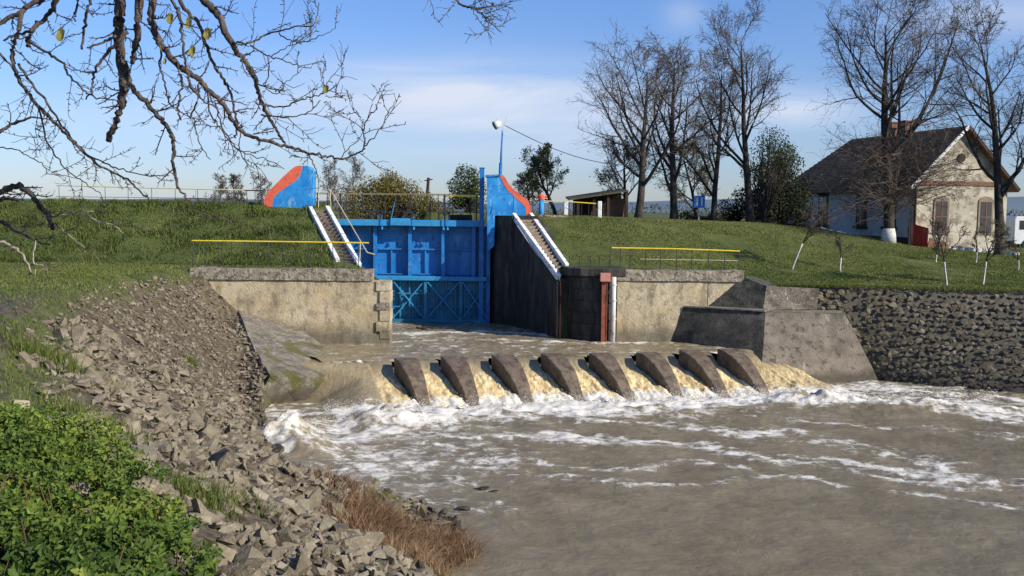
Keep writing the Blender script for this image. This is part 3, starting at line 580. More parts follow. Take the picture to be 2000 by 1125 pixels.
# ---- left concrete apron
def facet(name, pts, mat, parent, depth, sub=14, amp=.03, **k):
    """a quad face a,b,c,d subdivided and roughened, with a solid body behind it"""
    a, b, c, d = [np.array(p, float) for p in pts]
    uu, vv = np.meshgrid(np.linspace(0, 1, sub), np.linspace(0, 1, sub))
    P = (a*(1-uu[..., None])+b*uu[..., None])*(1-vv[..., None])+(d*(1-uu[..., None])+c*uu[..., None])*vv[..., None]
    n = np.cross(b-a, d-a); n /= np.linalg.norm(n)
    e = (fbm(P[..., 0]*1.5+P[..., 2], P[..., 1]*1.5+P[..., 2]*2, 4, 7)-.5)*2*amp
    P = P+n*e[..., None]; V = P.reshape(-1, 3); F = list(map(tuple, gridF(sub, sub).tolist()))
    m_ = MB(); m_.add(V, F)
    rim = [i for i in range(sub)]+[sub*(i+1)-1 for i in range(1, sub)]+[sub*sub-1-i for i in range(1, sub)]+[sub*(sub-1-i) for i in range(1, sub-1)]
    b0 = len(m_.v); dp = np.array(depth, float); m_.v += [tuple(V[i]+dp) for i in rim]
    L_ = len(rim); m_.f += [(rim[i], b0+i, b0+(i+1) % L_, rim[(i+1) % L_]) for i in range(L_)]
    return m_.build(name, mat, parent, smooth=False, **k)
ap = thing('concrete_apron', 'grey pitted concrete slab sloping into the water under the left wall', 'concrete slab', (-8, 32, 0))
A0 = PY(466, 605, 35.42); A1 = PY(552, 610, 34.9); Cc = PZ(688, 734, .55)
A1 = PP(548, 609); rm = PP(622, 668)
print('slab', A0, A1, rm, Cc, e1, e2, H(np.array([e1[0], e2[0]]), np.array([e1[1], e2[1]])))
facet('slab_face', [A0, A1, rm, e1], M['concrete'], ap, (-1.0, .2, -1.8), amp=.05)
facet('slab_face', [e1, rm, Cc, e2], M['concrete'], ap, (-1.0, .2, -1.8), amp=.05)
facet('slab_toe', [e2, Cc, PZ(655, 782, -.15), e3+np.array((0, 0, -.05))], M['concrete'], ap, (-.3, 1.0, -.5), amp=.06)
# ------------------------------------------------------------ left wing wall
LW = thing('wing_wall', 'sunlit beige rendered wall left of the sluice with squared corner stones', 'wall', (-8, 35.5, 0))
yl = 35.5; xa = PY(372, 535, yl)[0]; xb = PY(742, 600, yl)[0]; xc = PY(761, 600, yl)[0]; xcap = PY(726, 535, yl)[0]
ztop = PY(560, 525, yl)[2]; zcap = PY(560, 547, yl)[2]
def rough_box(name, a, b, mat, parent, amp=.02, res=.22, seed=0, **k):
    """box with a roughened front (-y) and top"""
    x0, y0, z0 = a; x1, y1, z1 = b; nx = max(2, int((x1-x0)/res)+1); nz = max(2, int((z1-z0)/res)+1)
    X_, Z_ = np.meshgrid(np.linspace(x0, x1, nx), np.linspace(z0, z1, nz))
    Yf = y0-amp*2*(fbm(X_*2.3, Z_*2.3+y0, 4, seed)-.5)
    zj = Z_.copy(); zj[-1] += amp*1.6*(fbm(X_[-1]*2.5, X_[-1]*0+seed, 3, seed+2)-.5)*2
    V = np.stack([X_, Yf, zj], -1).reshape(-1, 3); m_ = MB(); m_.add(V, gridF(nx, nz).tolist())
    top = [(nz-1)*nx+i for i in range(nx)]; b0 = len(m_.v); m_.v += [(float(X_[-1, i]), y1, float(zj[-1, i])) for i in range(nx)]
    m_.f += [(top[i], top[i+1], b0+i+1, b0+i) for i in range(nx-1)]
    lft = [i*nx for i in range(nz)]; rgt = [i*nx+nx-1 for i in range(nz)]
    b1 = len(m_.v); m_.v += [(x0, y1, z0), (x1, y1, z0)]
    m_.f += [tuple(lft+[b0, b1]), tuple([b1+1, b0+nx-1]+rgt[::-1]), tuple([b1, b1+1, b0+nx-1]+[b0+i for i in range(nx-2, -1, -1)])]
    return m_.build(name, mat, parent, **k)
rough_box('render_face', (xa-.2, yl, -.5), (xb, yl+.7, zcap-.015), M['wall'], LW, .022, seed=1)
rough_box('plinth', (xa-.2, yl-.10, -.5), (xb-.02, yl-.012, ZP+.35), M['wall'], LW, .03, seed=2)
rough_box('coping', (xa, yl-.07, zcap), (xcap, yl+.6, ztop), M['cap'], LW, .035, res=.15, seed=3)
zz = zcap-.01; qi = 0
while zz > .6:
    h = .36+.10*math.sin(qi*2.3); w = .0 if qi % 2 else .13
    rough_box('corner_stone', (xb+.005-w, yl-.05-.015*(qi % 3), zz-h+.018), (xc+.02*(qi % 2), yl+.75, zz), M['cap'] if qi == 2 else M['wall'], LW, .02, seed=10+qi, bevel=0)
    zz -= h; qi += 1
# inner face of the channel going back to the gate
m_ = MB(); ln_ = [(xc-.02, yl+.76, zcap-.03), (-4.95, 36.3, zcap-.02), (-5.66, 36.98, 3.66), (-8.02, 42.5, 5.74), (-8.05, 44.9, 5.74)]
for (ax, ay, az), (bx, by, bz_) in zip(ln_[:-1], ln_[1:]):
    m_.hexa([(ax-.7, ay+.2, -.6), (ax, ay, -.6), (bx, by, -.6), (bx-.7, by+.2, -.6), (ax-.7, ay+.2, az), (ax, ay, az), (bx, by, bz_), (bx-.7, by+.2, bz_)])
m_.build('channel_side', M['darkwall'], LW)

# ------------------------------------------------------------ right abutment
RA = thing('abutment_wall', 'tall dark concrete wall on the right side of the sluice channel', 'wall', (1, 40, 0))
T0 = PY(966, 421, 43.2); T1 = PY(1000, 421, 42.4); T2 = PY(1091, 545, 37.55)
def quadgrid(rows, mat, name, parent, amp, sub=10, seed=0, thick=(1.0, .4, 0)):
    """loft between columns of points (bottom, top)"""
    V = []; n = len(rows)
    cols = []
    for i in range(n-1):
        for t in np.linspace(0, 1, sub, endpoint=(i == n-2)):
            cols.append((np.array(rows[i][0])*(1-t)+np.array(rows[i+1][0])*t, np.array(rows[i][1])*(1-t)+np.array(rows[i+1][1])*t))
    nz = 16; arr = np.array([[b*(1-k)+tp*k for b, tp in cols] for k in np.linspace(0, 1, nz)])
    e = (fbm(arr[..., 0]*2+arr[..., 1]*1.7, arr[..., 2]*1.7, 4, seed)-.5)*2*amp; arr[..., 0] -= e; arr[..., 1] -= e*.3
    nx = len(cols); m_ = MB(); m_.add(arr.reshape(-1, 3), gridF(nx, nz).tolist())
    b0 = len(m_.v); th = np.array(thick); m_.v += [tuple(arr[-1, i]+th) for i in range(nx)]+[tuple(arr[0, i]+th) for i in range(nx)]
    m_.f += [((nz-1)*nx+i, (nz-1)*nx+i+1, b0+i+1, b0+i) for i in range(nx-1)]+[(b0+i, b0+i+1, b0+nx+i+1, b0+nx+i) for i in range(nx-1)]
    m_.f += [tuple([k*nx for k in range(nz)]+[b0, b0+nx]), tuple([b0+2*nx-1, b0+nx-1]+[k*nx+nx-1 for k in range(nz)][::-1])]
    return m_.build(name, mat, parent)
g0 = PZ(950, 630, .9)
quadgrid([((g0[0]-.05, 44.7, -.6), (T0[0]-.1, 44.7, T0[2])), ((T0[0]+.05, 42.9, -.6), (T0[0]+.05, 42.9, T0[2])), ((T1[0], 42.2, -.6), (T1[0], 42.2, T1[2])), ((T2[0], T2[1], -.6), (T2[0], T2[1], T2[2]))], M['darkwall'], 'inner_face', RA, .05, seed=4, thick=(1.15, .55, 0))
# curved nose of stone courses
cxn, cyn, rn = 3.45, 38.1, 1.35
zt = PY(1150, 540, 36.9)[2]; zb = -.5; zz = zb; ci = 0
t_ = MB()
while zz < zt-.02:
    h = min(.44, zt-zz)
    for k in range(4):
        a0 = R(188+k*22+(5 if ci % 2 else 0)); a1 = R(188+(k+1)*22-.9+(5 if ci % 2 else 0)); m_ = MB(); pr = []
        jj = RNG.uniform(-.012, .012)
        for rr in (rn+jj, rn-.45):
            pr.append([(cxn+rr*math.cos(a0+(a1-a0)*q), cyn+rr*math.sin(a0+(a1-a0)*q)) for q in (0, .5, 1)])
        poly = [(p[0], p[1], zz+.012) for p in pr[0]+pr[1][::-1]]; m_.extr(poly, (0, 0, h-.018)); m_.build('nose_stone', M['darkwall'], RA)
    zz += h; ci += 1
MB().tube([(cxn, cyn, -.6), (cxn, cyn, zt)], rn-.03, 28).build('nose_core', M['darkwall'], RA)
zt2 = PY(1150, 524, 37)[2]
m_ = MB(); poly = [(1.95, 37.7, zt+.01), (2.1, 37.2, zt+.01), (2.6, 36.85, zt+.01), (3.45, 36.68, zt+.01), (4.3, 36.7, zt+.01), (4.3, 38.6, zt+.01), (1.95, 38.6, zt+.01)]
m_.extr(poly, (0, 0, zt2-zt)); m_.build('parapet', M['darkwall'], RA, bevel=.02)
MB().box((T1[0]+.02, 42.0, 2.6), (T1[0]+1.1, 44.7, T1[2]-.004)).build('crest_block', M['darkwall'], RA)
# red steel guide post and grey pipe
yp = 36.62
gp = thing('guide_post', 'rusty red steel guide post with a faded square bracket on the dark wall corner', 'steel post', PY(1181, 665, yp))
a = PY(1181, 545, yp); b = PY(1181, 668, yp); m_ = MB()
for dx, w, dy in ((-.09, .03, 0), (.09, .03, 0)): m_.box((a[0]+dx-w/2, yp-.09, b[2]-.3), (a[0]+dx+w/2, yp+.09, a[2]))
m_.box((a[0]-.075, yp-.07, b[2]-.3), (a[0]+.075, yp-.04, a[2])); m_.build('post', M['rust'], gp)
a1 = PY(1182, 541, yp-.1); MB().box((a1[0]-.19, yp-.22, a1[2]-.17), (a1[0]+.19, yp+.05, a1[2]+.15)).build('bracket', M['rustpale'], gp, bevel=.01)
for zz in (2.9, 2.4): MB().box((a[0]+.11, yp-.06, zz), (a[0]+.2, yp+.0, zz+.07)).build('clamp', M['iron'], gp)
pp = thing('drain_pipe', 'pale grey upright pipe beside the red guide post', 'pipe', PY(1199, 667, yp))
a = PY(1199, 541, yp); b = PY(1199, 668, yp); MB().tube([(a[0], yp, b[2]-.3), (a[0], yp, a[2])], .095, 14).build('pipe', M['greypipe'], pp, smooth=True)
for zz in (1.9, 2.6, 3.2): MB().tube([(a[0], yp, zz), (a[0], yp, zz+.05)], .115, 14).build('joint', M['greypipe'], pp)
rust2 = thing('rust_strip', 'thin rusty steel rail bolted up the dark channel wall', 'steel rail', PY(1093, 655, 37.3))
for px in (1089, 1095):
    a = PY(px, 548, 37.33); MB().box((a[0]-.012, 37.26, .6), (a[0]+.012, 37.42, a[2]-.05)).build('rail', M['rustdark'], rust2)

# ------------------------------------------------------------ right wing wall
yr = 36.8
RW = thing('wing_wall', 'sunlit blotchy beige wall right of the sluice, between the grey pipe and the stepped slope', 'wall', (6, yr, 0))
xa = PY(1205, 600, yr)[0]; xb = PY(1385, 600, yr)[0]; xe = PY(1452, 540, yr)[0]; zt3 = PY(1300, 528, yr)[2]; zc3 = PY(1300, 549, yr)[2]
rough_box('render_face', (xa, yr, -.5), (PY(1381, 600, yr)[0], yr+.7, zc3-.012), M['wall'], RW, .022, seed=21)
rough_box('render_face', (PY(1382.5, 600, yr)[0], yr+.012, .5), (xe+.3, yr+.7, zc3-.012), M['wall'], RW, .022, seed=22)
rough_box('coping', (xa-.02, yr-.06, zc3), (xe, yr+.6, zt3), M['cap'], RW, .035, res=.15, seed=23)
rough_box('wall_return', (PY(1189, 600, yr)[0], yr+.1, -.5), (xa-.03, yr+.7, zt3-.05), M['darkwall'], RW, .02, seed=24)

# ------------------------------------------------------------ right training wall (stepped, battered)
TW = thing('training_wall', 'two-tier concrete block between the right wall and the rubble revetment', 'wall', (9, 35, 0))
c0 = PZ(1283, 664, ZP); c0b = np.array((c0[0], yr-.02, -.4)); c1 = PZ(1491, 692, ZP); c1b = c1+np.array((-.2, -.45, -1.45))
L0 = PY(1335, 600, yr-.02); zl = L0[2]; L1 = PZ(1495, 609, zl); L2 = PZ(1651, 612, zl); c2 = PZ(1717, 737, .1)+np.array((.1, -.1, -.4))
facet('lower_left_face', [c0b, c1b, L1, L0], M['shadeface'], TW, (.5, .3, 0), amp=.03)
facet('lower_front_face', [c1b, c2, L2, L1], M['concrete2'], TW, (0, .8, 0), amp=.04)
U1 = PZ(1497, 559, 3.27); U0 = PY(1452, 541, yr+.05); U2 = PZ(1600, 563, 3.22)
up = np.array((0, .05, .008))
MB().add([L0+np.array((-.0, 0, -.03)), L1+np.array((-.0, -.02, .0)), L2, L2+np.array((.2, 1.6, 0)), (L0[0], yr+.4, zl)], [(0, 1, 2, 3, 4)]).extr([L0+np.array((0, -.05, .004)), L1+np.array((-.05, -.09, .004)), L1+np.array((.3, .6, .004)), L0+np.array((.6, .2, .004))], (0, 0, .05)).build('ledge', M['concrete'], TW)
V0 = PY(1382, 599, yr-.05); V1 = L1+np.array((.05, .55, .02))
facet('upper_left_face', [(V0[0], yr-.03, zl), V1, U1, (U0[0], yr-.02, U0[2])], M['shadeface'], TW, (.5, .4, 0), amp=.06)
facet('upper_front_face', [V1, V1+np.array((2.1, .35, 0)), U2, U1], M['concrete'], TW, (0, .6, -.1), amp=.07)

# ------------------------------------------------------------ rubble revetment on the right
RV = thing('rubble_wall', 'dark rubble stone revetment along the right bank above the foam', 'wall', (15, 34, 0))
bl = [(10.6, 36.0), (13.2, 34.85), (16.9, 31.7), (22.5, 27), (34, 17)]; tl = [(9.7, 36.55), (12.6, 36.45), (19.0, 35.55), (25.5, 33), (37, 24)]
tz = [3.24, 3.22, 3.18, 3.18, 3.18]
def rvp(a, k):       # a along (0..4), k up (0..1)
    i = min(int(a), 3); f = a-i; b = np.array(bl[i])*(1-f)+np.array(bl[i+1])*f; t = np.array(tl[i])*(1-f)+np.array(tl[i+1])*f; z = tz[i]*(1-f)+tz[i+1]*f
    p = b*(1-k)+t*k; return np.array((p[0], p[1], -.5+(z+.5)*k))
aa = np.linspace(0, 4, 60); kk = np.linspace(0, 1, 12)
V = np.array([[rvp(a, k)+np.array((.03, .075, -.02)) for a in aa] for k in kk]); 
top = V[-1]+np.array((.5, 1.2, .02)); V = np.concatenate([V, top[None]], 0)
np_mesh('mortar_bed', V.reshape(-1, 3), gridF(60, 13), M['mortar'], RV, smooth=True)
cen = []; size = []; asp = []; rots = []
k = 0.02
while k < 1.0:
    a = 0.0+RNG.uniform(0, .05)
    while a < 3.2:
        i = min(int(a), 3); seg = np.linalg.norm(np.array(bl[i])-np.array(bl[i+1])); w = RNG.uniform(.085, .155)
        kk_ = min(1, max(.0, k+RNG.normal()*.012)); p = rvp(a, kk_)
        e = rvp(min(a+.01, 3.99), kk_)-rvp(a, kk_); e /= np.linalg.norm(e); g = rvp(a, min(1, kk_+.02))-rvp(a, max(0, kk_-.02)); g /= np.linalg.norm(g); n = np.cross(e, g); n = n*(-1 if n[1] > 0 else 1)
        th = RNG.normal()*.35; e2 = e*math.cos(th)+g*math.sin(th); g2 = np.cross(n, e2)
        cen.append(p+n*RNG.uniform(.0, .025)); size.append(w); asp.append((RNG.uniform(1.0, 1.5), RNG.uniform(.8, 1.05), .42)); rots.append(np.stack([e2, g2, n], 1))
        a += w*1.75/seg
    k += .046*RNG.uniform(.9, 1.1)
stones('stone', cen, size, asp, M['dstone'], RV, 300, rotfix=np.array(rots))

# ------------------------------------------------------------ stairs
def stairs(label, tc_, bc_, tl_, bl_, tr_, br_, n, near_right):
    """top/bottom of left and right string, n steps"""
    t = thing('stairway', label, 'stairs', (bl_+br_)/2)
    wl = np.array((br_-bl_)); wl = wl/np.linalg.norm(wl)
    for s, a, b in (('l', tl_, bl_), ('r', tr_, br_)):
        MB().beam(a+np.array((0, .1, .03)), b+np.array((0, -.05, .0)), .17, .24).build('string', M['white'], t, bevel=.012)
    for i in range(n):
        f = (i+.5)/n; L_ = tl_*(1-f)+bl_*f; R_ = tr_*(1-f)+br_*f; d = (bl_-tl_)[:2]; dn = d/np.linalg.norm(d); run = np.linalg.norm(d)/n; rise = (tl_[2]-bl_[2])/n
        zt_ = (L_[2]+R_[2])/2+rise*.4-.03
        a = L_[:2]+wl[:2]*.075; b = R_[:2]-wl[:2]*.075; j = RNG.uniform(-.015, .015)
        p = [a-dn*run*.75, b-dn*run*.75, b+dn*(run*.5+j), a+dn*(run*.5+j)]
        MB().hexa([(*q, zt_-rise-.14) for q in (p[3], p[2], p[1], p[0])]+[(*q, zt_) for q in (p[3], p[2], p[1], p[0])]).build('step', M['step'], t, bevel=.012)
    return t
stairs('brown steps between white strings climbing the dark wall right of the gate', None, None, PY(1003, 422, 42.2), PY(1091, 541, 37.6), PY(1036, 421, 42.6), PY(1107, 521, 38.2), 17, True)
tt = stairs('brown steps between white strings climbing the grass dike left of the gate', None, None, PY(605, 409, 42.4), PY(660, 512, 37.4), PY(638, 408, 42.4), PY(702, 520, 36.9), 17, False)
# conduit line on the abutment beside the stairs
cd = thing('conduit', 'thin grey cable drooping below the right stairs across the dark wall', 'cable', PY(1091, 545, 37.5))
MB().tube(catmull([PY(1010, 440, 41.2), PY(1030, 470, 40.2), PY(1050, 498, 39.3), PY(1075, 520, 38.2), PY(1094, 548, 37.3)], 4), .014, 6).build('cable', M['greypipe'], cd)

# ------------------------------------------------------------ gate
YG = 43.7
def gp3(px, py, y=YG): return PY(px, py, y)
ug = thing('sluice_gate', 'deep blue riveted upper gate leaf under the footbridge', 'sluice gate', gp3(810, 545))
zt = gp3(810, 441)[2]; zm = gp3(810, 542)[2]
ribs = [664, 733, 801, 866, 925, 948]
xs = [gp3(p, 490)[0] for p in ribs]; xs[0] = -7.95; xs[-1] = gp3(957, 490)[0]
for i in range(5):
    MB().box((xs[i]+.004, YG+.32, zm), (xs[i+1]-.004, YG+.36, zt)).build('plate', M['blue'], ug)
for i in range(5):
    x_ = xs[i] if i else xs[i]+.12
    m_ = MB(); m_.box((x_-.015, YG, zm), (x_+.015, YG+.318, zt)); m_.box((x_-.085, YG-.025, zm), (x_+.085, YG-.002, zt)); m_.build('rib', M['blue'], ug)
zh = gp3(810, 487)[2]
for i in range(5):
    MB().box((xs[i]+.09, YG+.17, zh-.03), (xs[i+1]-.09, YG+.317, zh+.03)).build('stringer', M['blue'], ug)
    MB().box((xs[i]+.09, YG+.20, zt-.34), (xs[i+1]-.09, YG+.316, zt-.29)).build('stringer', M['blue'], ug)
    MB().box((xs[i]+.09, YG+.14, zm+.12), (xs[i+1]-.09, YG+.317, zm+.17)).build('stringer', M['blue'], ug)
    for f in ((.45,) if i < 4 else ()):
        x_ = xs[i]*(1-f)+xs[i+1]*f; MB().box((x_-.03, YG+.2, zm+.175), (x_+.03, YG+.316, zh-.035)).build('stiffener', M['blue'], ug)
for x_ in xs[1:4]:   # corroded gusset plates at the rib tops
    for q in range(3): MB().box((x_+.09, YG+.29, zt-.42-q*.17), (x_+.17, YG+.315, zt-.32-q*.17)).build('lug', M['bluelight'], ug)
lg = thing('sluice_gate', 'teal lower gate leaf with crossed braces standing in the water', 'sluice gate', gp3(850, 630))
YL = 43.25
zt = gp3(850, 548, YL)[2]; zb = gp3(850, 629, YL)[2]; xs2 = [gp3(p, 590, YL)[0] for p in (700, 765, 831, 900, 955)]; xs2[0] = -7.6
MB().box((xs2[0], YL-.13, zt), (gp3(951, 540, YL)[0], YL+.40, gp3(850, 540, YL)[2])).build('top_chord', M['bluelight'], lg, bevel=.01)
MB().box((xs2[0], YL-.06, zb-.02), (gp3(950, 540, YL)[0], YL+.05, zb+.13)).build('bottom_chord', M['bluelow'], lg)
MB().box((xs2[0], YL+.30, .2), (gp3(953, 540, YL)[0], YL+.34, zt-.003)).build('plate', M['bluelow'], lg)
for px in range(745, 951, 18):
    x_ = gp3(px, 590, YL)[0]; MB().box((x_-.03, YL+.16, zb-.3), (x_+.03, YL+.297, zt-.004)).build('stiffener', M['bluelow'], lg)
for py in (574, 600):
    z_ = gp3(850, py, YL)[2]; MB().box((xs2[0], YL+.12, z_-.03), (gp3(950, 540, YL)[0], YL+.158, z_+.03)).build('stringer', M['bluelow'], lg)
for x_ in xs2[1:4]: MB().box((x_-.06, YL-.055, zb+.14), (x_+.06, YL+.0, zt-.004)).build('post', M['bluelow'], lg)
for i in range(0, 4):
    a, b = xs2[i], xs2[i+1]
    if i == 3: b = xs2[4]; 
    MB().beam((a+.06, YL-.02, zt-.03), (b-.06, YL-.02, zb+.15), .05, .075, up=(0, 1, 0)).build('brace', M['bluelight'] if i else M['bluelow'], lg)
    MB().beam((a+.06, YL+.035, zb+.15), (b-.06, YL+.035, zt-.03), .05, .075, up=(0, 1, 0)).build('brace', M['bluelight'] if i else M['bluelow'], lg)

# footbridge
fb = thing('footbridge', 'blue steel footbridge with dark railing over the sluice gate', 'footbridge', gp3(800, 440))
zb = gp3(800, 441)[2]; zt = gp3(800, 430)[2]; xl = -8.1; xr = gp3(945, 436)[0]
MB().box((xl, YG-.35, zb), (xr, YG-.22, zt+.02)).build('edge_beam', M['bluelight'], fb)
MB().box((xl, YG-.218, zt-.05), (xr, YG+1.2, zt-.005)).build('deck', M['iron'], fb)
MB().box((xl, YG+.28, zb-.3), (xr, YG+.5, zt-.055)).build('main_beam', M['blue'], fb)
a = gp3(763, 428, YG-.3); b = gp3(802, 440, YG-.3); MB().box((a[0], YG-.46, b[2]-.02), (b[0], YG-.352, a[2]+.04)).build('gear_cover', M['bluelight'], fb, bevel=.015)
yrl = YG-.2
zr1 = gp3(800, 379)[2]; zr2 = gp3(800, 397)[2]; zr3 = gp3(800, 413)[2]
for px, w in ((620, .03), (640, .03), (665, .06), (676, .03), (735, .06), (801, .06), (856, .03), (868, .09), (919, .04), (931, .05)):
    x_ = gp3(px, 400, yrl)[0]; MB().box((x_-w/2, yrl-w/2, zt), (x_+w/2, yrl+w/2, zr1)).build('post', M['iron'], fb)
for z_, mt, w in ((zr1, 'brownrail', .035), (zr2, 'iron', .03), (zr3, 'iron', .03)):
    MB().beam((gp3(615, 400, yrl)[0], yrl-.035, z_), (gp3(937, 400, yrl)[0], yrl-.035, z_), w, w).build('rail', M[mt], fb)
ybk = YG+1.15
for px in range(620, 940, 44):
    x_ = gp3(px, 400, ybk)[0]; MB().box((x_-.02, ybk-.02, zt), (x_+.02, ybk+.02, zr1)).build('post', M['iron'], fb)
MB().beam((gp3(615, 400, ybk)[0], ybk, zr1-.02), (gp3(937, 400, ybk)[0], ybk, zr1-.02), .03, .03).build('rail', M['brownrail'], fb)
MB().beam((gp3(878, 400, yrl)[0], yrl-.075, zr1-.07), (gp3(930, 400, yrl)[0], yrl-.075, zr1-.09), .04, .05).build('rail', M['yellow'], fb)
MB().beam((gp3(615, 400, ybk)[0], ybk, zr3), (gp3(937, 400, ybk)[0], ybk, zr3), .03, .03).build('rail', M['iron'], fb)
for px in (735, 802, 868):       # winch brackets behind the edge beam
    x_ = gp3(px, 420, YG-.25)[0]
    m_ = MB(); m_.box((x_-.30, YG-.34, zt+.30), (x_+.28, YG-.24, zt+.37)); m_.box((x_-.27, YG-.34, zt+.03), (x_-.21, YG-.25, zt+.30)); m_.box((x_+.16, YG-.34, zt+.03), (x_+.24, YG-.25, zt+.42)); m_.beam((x_-.2, YG-.3, zt+.1), (x_+.15, YG-.3, zt+.28), .04, .04); m_.build('winch_bracket', M['iron'], fb)
for px in (746, 808, 874, 866):
    x_ = gp3(px, 440, YG-.4)[0]; MB().tube([(x_, YG-.42, zt+.22), (x_, YG-.42, zb-.13)], .018, 6).build('lifting_rod', M['blue'], fb); MB().tube([(x_, YG-.42, zb-.16), (x_, YG-.42, zb-.06)], .055, 8).build('nut', M['bluelight'], fb)
MB().beam(gp3(764, 428, YG-.4), gp3(771, 396, YG-.4), .03, .03).build('lever', M['bluelight'], fb)
wbx = thing('control_box', 'small white box fixed behind the footbridge railing', 'control box', gp3(900, 420, YG+.3))
c_ = gp3(900, 413, YG+.3); MB().box((c_[0]-.16, c_[1]-.1, c_[2]-.10), (c_[0]+.16, c_[1]+.1, c_[2]+.09)).build('case', M['vanwhite'], wbx, bevel=.01)
MB().box((c_[0]-.03, c_[1]-.03, zt), (c_[0]+.03, c_[1]+.03, c_[2]-.102)).build('stand', M['iron'], wbx)
MB().box((c_[0]-.6, c_[1]+.15, zt), (c_[0]+.5, c_[1]+.7, c_[2]-.15)).build('motor_housing', M['iron'], wbx, bevel=.03)
# pale blue handrail beside the column
hr = thing('handrail', 'pale blue bent tube handrail at the right end of the footbridge', 'handrail', gp3(950, 440))
MB().tube(catmull([PY(944, 445, 43.0), PY(954, 405, 43.0), PY(966, 377, 43), PY(976, 376, 42.9), PY(972, 395, 42.8)], 4), .022, 6).build('tube', M['bluelight'], hr)
MB().tube(catmull([PY(960, 418, 42.5), PY(968, 385, 42.6), PY(990, 378, 42.6), PY(1003, 380, 42.6), PY(1003, 418, 42.6)], 4), .018, 6).build('tube', M['bluelight'], hr)

# ------------------------------------------------------------ fins and column
def fin(label, outline, stripe, y, thick):
    p0 = PY(*outline[0], y); t = thing('fin_wall', label, 'concrete fin', p0)
    MB().extr([PY(a, b, y) for a, b in outline], (0, thick, 0)).build('body', M['bluefin'], t)
    MB().extr([PY(a, b, y-.012) for a, b in stripe], (0, thick+.024, 0)).build('painted_band', M['redfin'], t)
    return t
fin('blue concrete fin with red curved band at the left end of the footbridge',
    [(611.5, 408), (611.5, 335), (607, 327), (597, 323.5), (590, 324.5), (582, 330), (569, 339), (535, 372), (528, 380), (524, 388), (521, 408)],
    [(515, 403.5), (516, 388), (521, 377), (535, 363), (552, 346), (567, 332), (577, 325), (586, 322.8), (589.5, 325), (590, 331), (586, 341), (577, 353), (560, 365), (545, 375), (535, 385), (531, 403.5)], 42.9, .62)
fr = fin('blue concrete fin with red curved band at the right end of the footbridge',
    [(966, 421), (966, 343), (977, 341.5), (985, 350), (992, 362), (1002, 373), (1015, 384), (1024, 392), (1027, 403), (1028, 421)],
    [(976, 343), (981, 341), (987, 347), (994, 360), (1004, 371), (1019, 382), (1032, 392), (1036, 402), (1037.5, 419), (1027, 419), (1026, 405), (1018, 396), (1005, 385), (992, 373), (984, 360)], 42.6, .62)
m_ = MB(); poly = [PY(a, b, 42.55) for a, b in [(950.5, 344), (966.5, 343.5), (966.5, 420), (965, 480), (952, 492)]]
m_.extr(poly, (0, 1.1, 0)); m_.build('corner_pier', M['bluefin'], fr)
MB().extr([PY(a, b, 42.5) for a, b in [(948, 346), (948, 341.5), (978, 340.5), (978, 343)]], (0, .8, 0)).build('cap', M['bluefin'], fr)
col = thing('gate_column', 'slim dark blue steel column standing at the right end of the gate', 'steel column', gp3(941, 440))
a = gp3(941.5, 328, 43.3); MB().box((a[0]-.10, 43.2, 1.0), (a[0]+.10, 43.4, a[2])).build('shaft', M['blue'], col); MB().box((a[0]-.12, 43.18, a[2]-.02), (a[0]+.12, 43.42, a[2]+.02)).build('cap', M['blue'], col)
col = thing('gate_column', 'blue steel guide channel in the dark corner beside the gate leaves', 'steel column', gp3(950, 440))
MB().box((xs[-1]-.16, 43.36, .6), (xs[-1]+.02, 43.62, 5.4)).build('shaft', M['blue'], col)

# lamp post
lp = thing('lamp_post', 'thin blue lamp post with a white floodlight above the right fin', 'lamp post', PY(977, 341, 43.0))
MB().tube([PY(977.5, 346, 43), PY(979, 300, 43), PY(981.5, 255, 43)], [.055, .045, .032], 8).build('pole', M['blue'], lp, smooth=True)
MB().tube([PY(977, 345, 43), PY(978, 318, 43)], .075, 8).build('sleeve', M['blue'], lp)
MB().tube([PY(982, 258, 43), PY(990, 229, 43)], .02, 6).build('bracket', M['greypipe'], lp)
MB().tube([PY(982, 252, 43), PY(969, 232, 43)], .016, 6).build('bracket', M['greypipe'], lp)
hd = MB(); c_ = PY(972, 243, 43); hd.tube([c_+np.array((.14, 0, .1)), c_+np.array((.02, -.02, .02)), c_+np.array((-.14, -.05, -.06))], [.06, .15, .2], 12); hd.build('floodlight', M['vanwhite'], lp, smooth=True)
MB().tube([c_+np.array((-.142, -.05, -.062)), c_+np.array((-.165, -.055, -.075))], [.185, .17], 12).build('lens', M['glass'], lp)
pc = thing('power_cable', 'thin dark cable running from the lamp post down to the bare trees', 'cable', PY(984, 246, 43))
pts = []
a_ = PY(984, 244, 43); b_ = PY(1262, 325, 50.2)
for t in np.linspace(0, 1, 12): p = a_*(1-t)+b_*t; p[2] -= .5*math.sin(math.pi*t); pts.append(p)
MB().tube(pts, .016, 4).build('wire', M['iron'], pc)

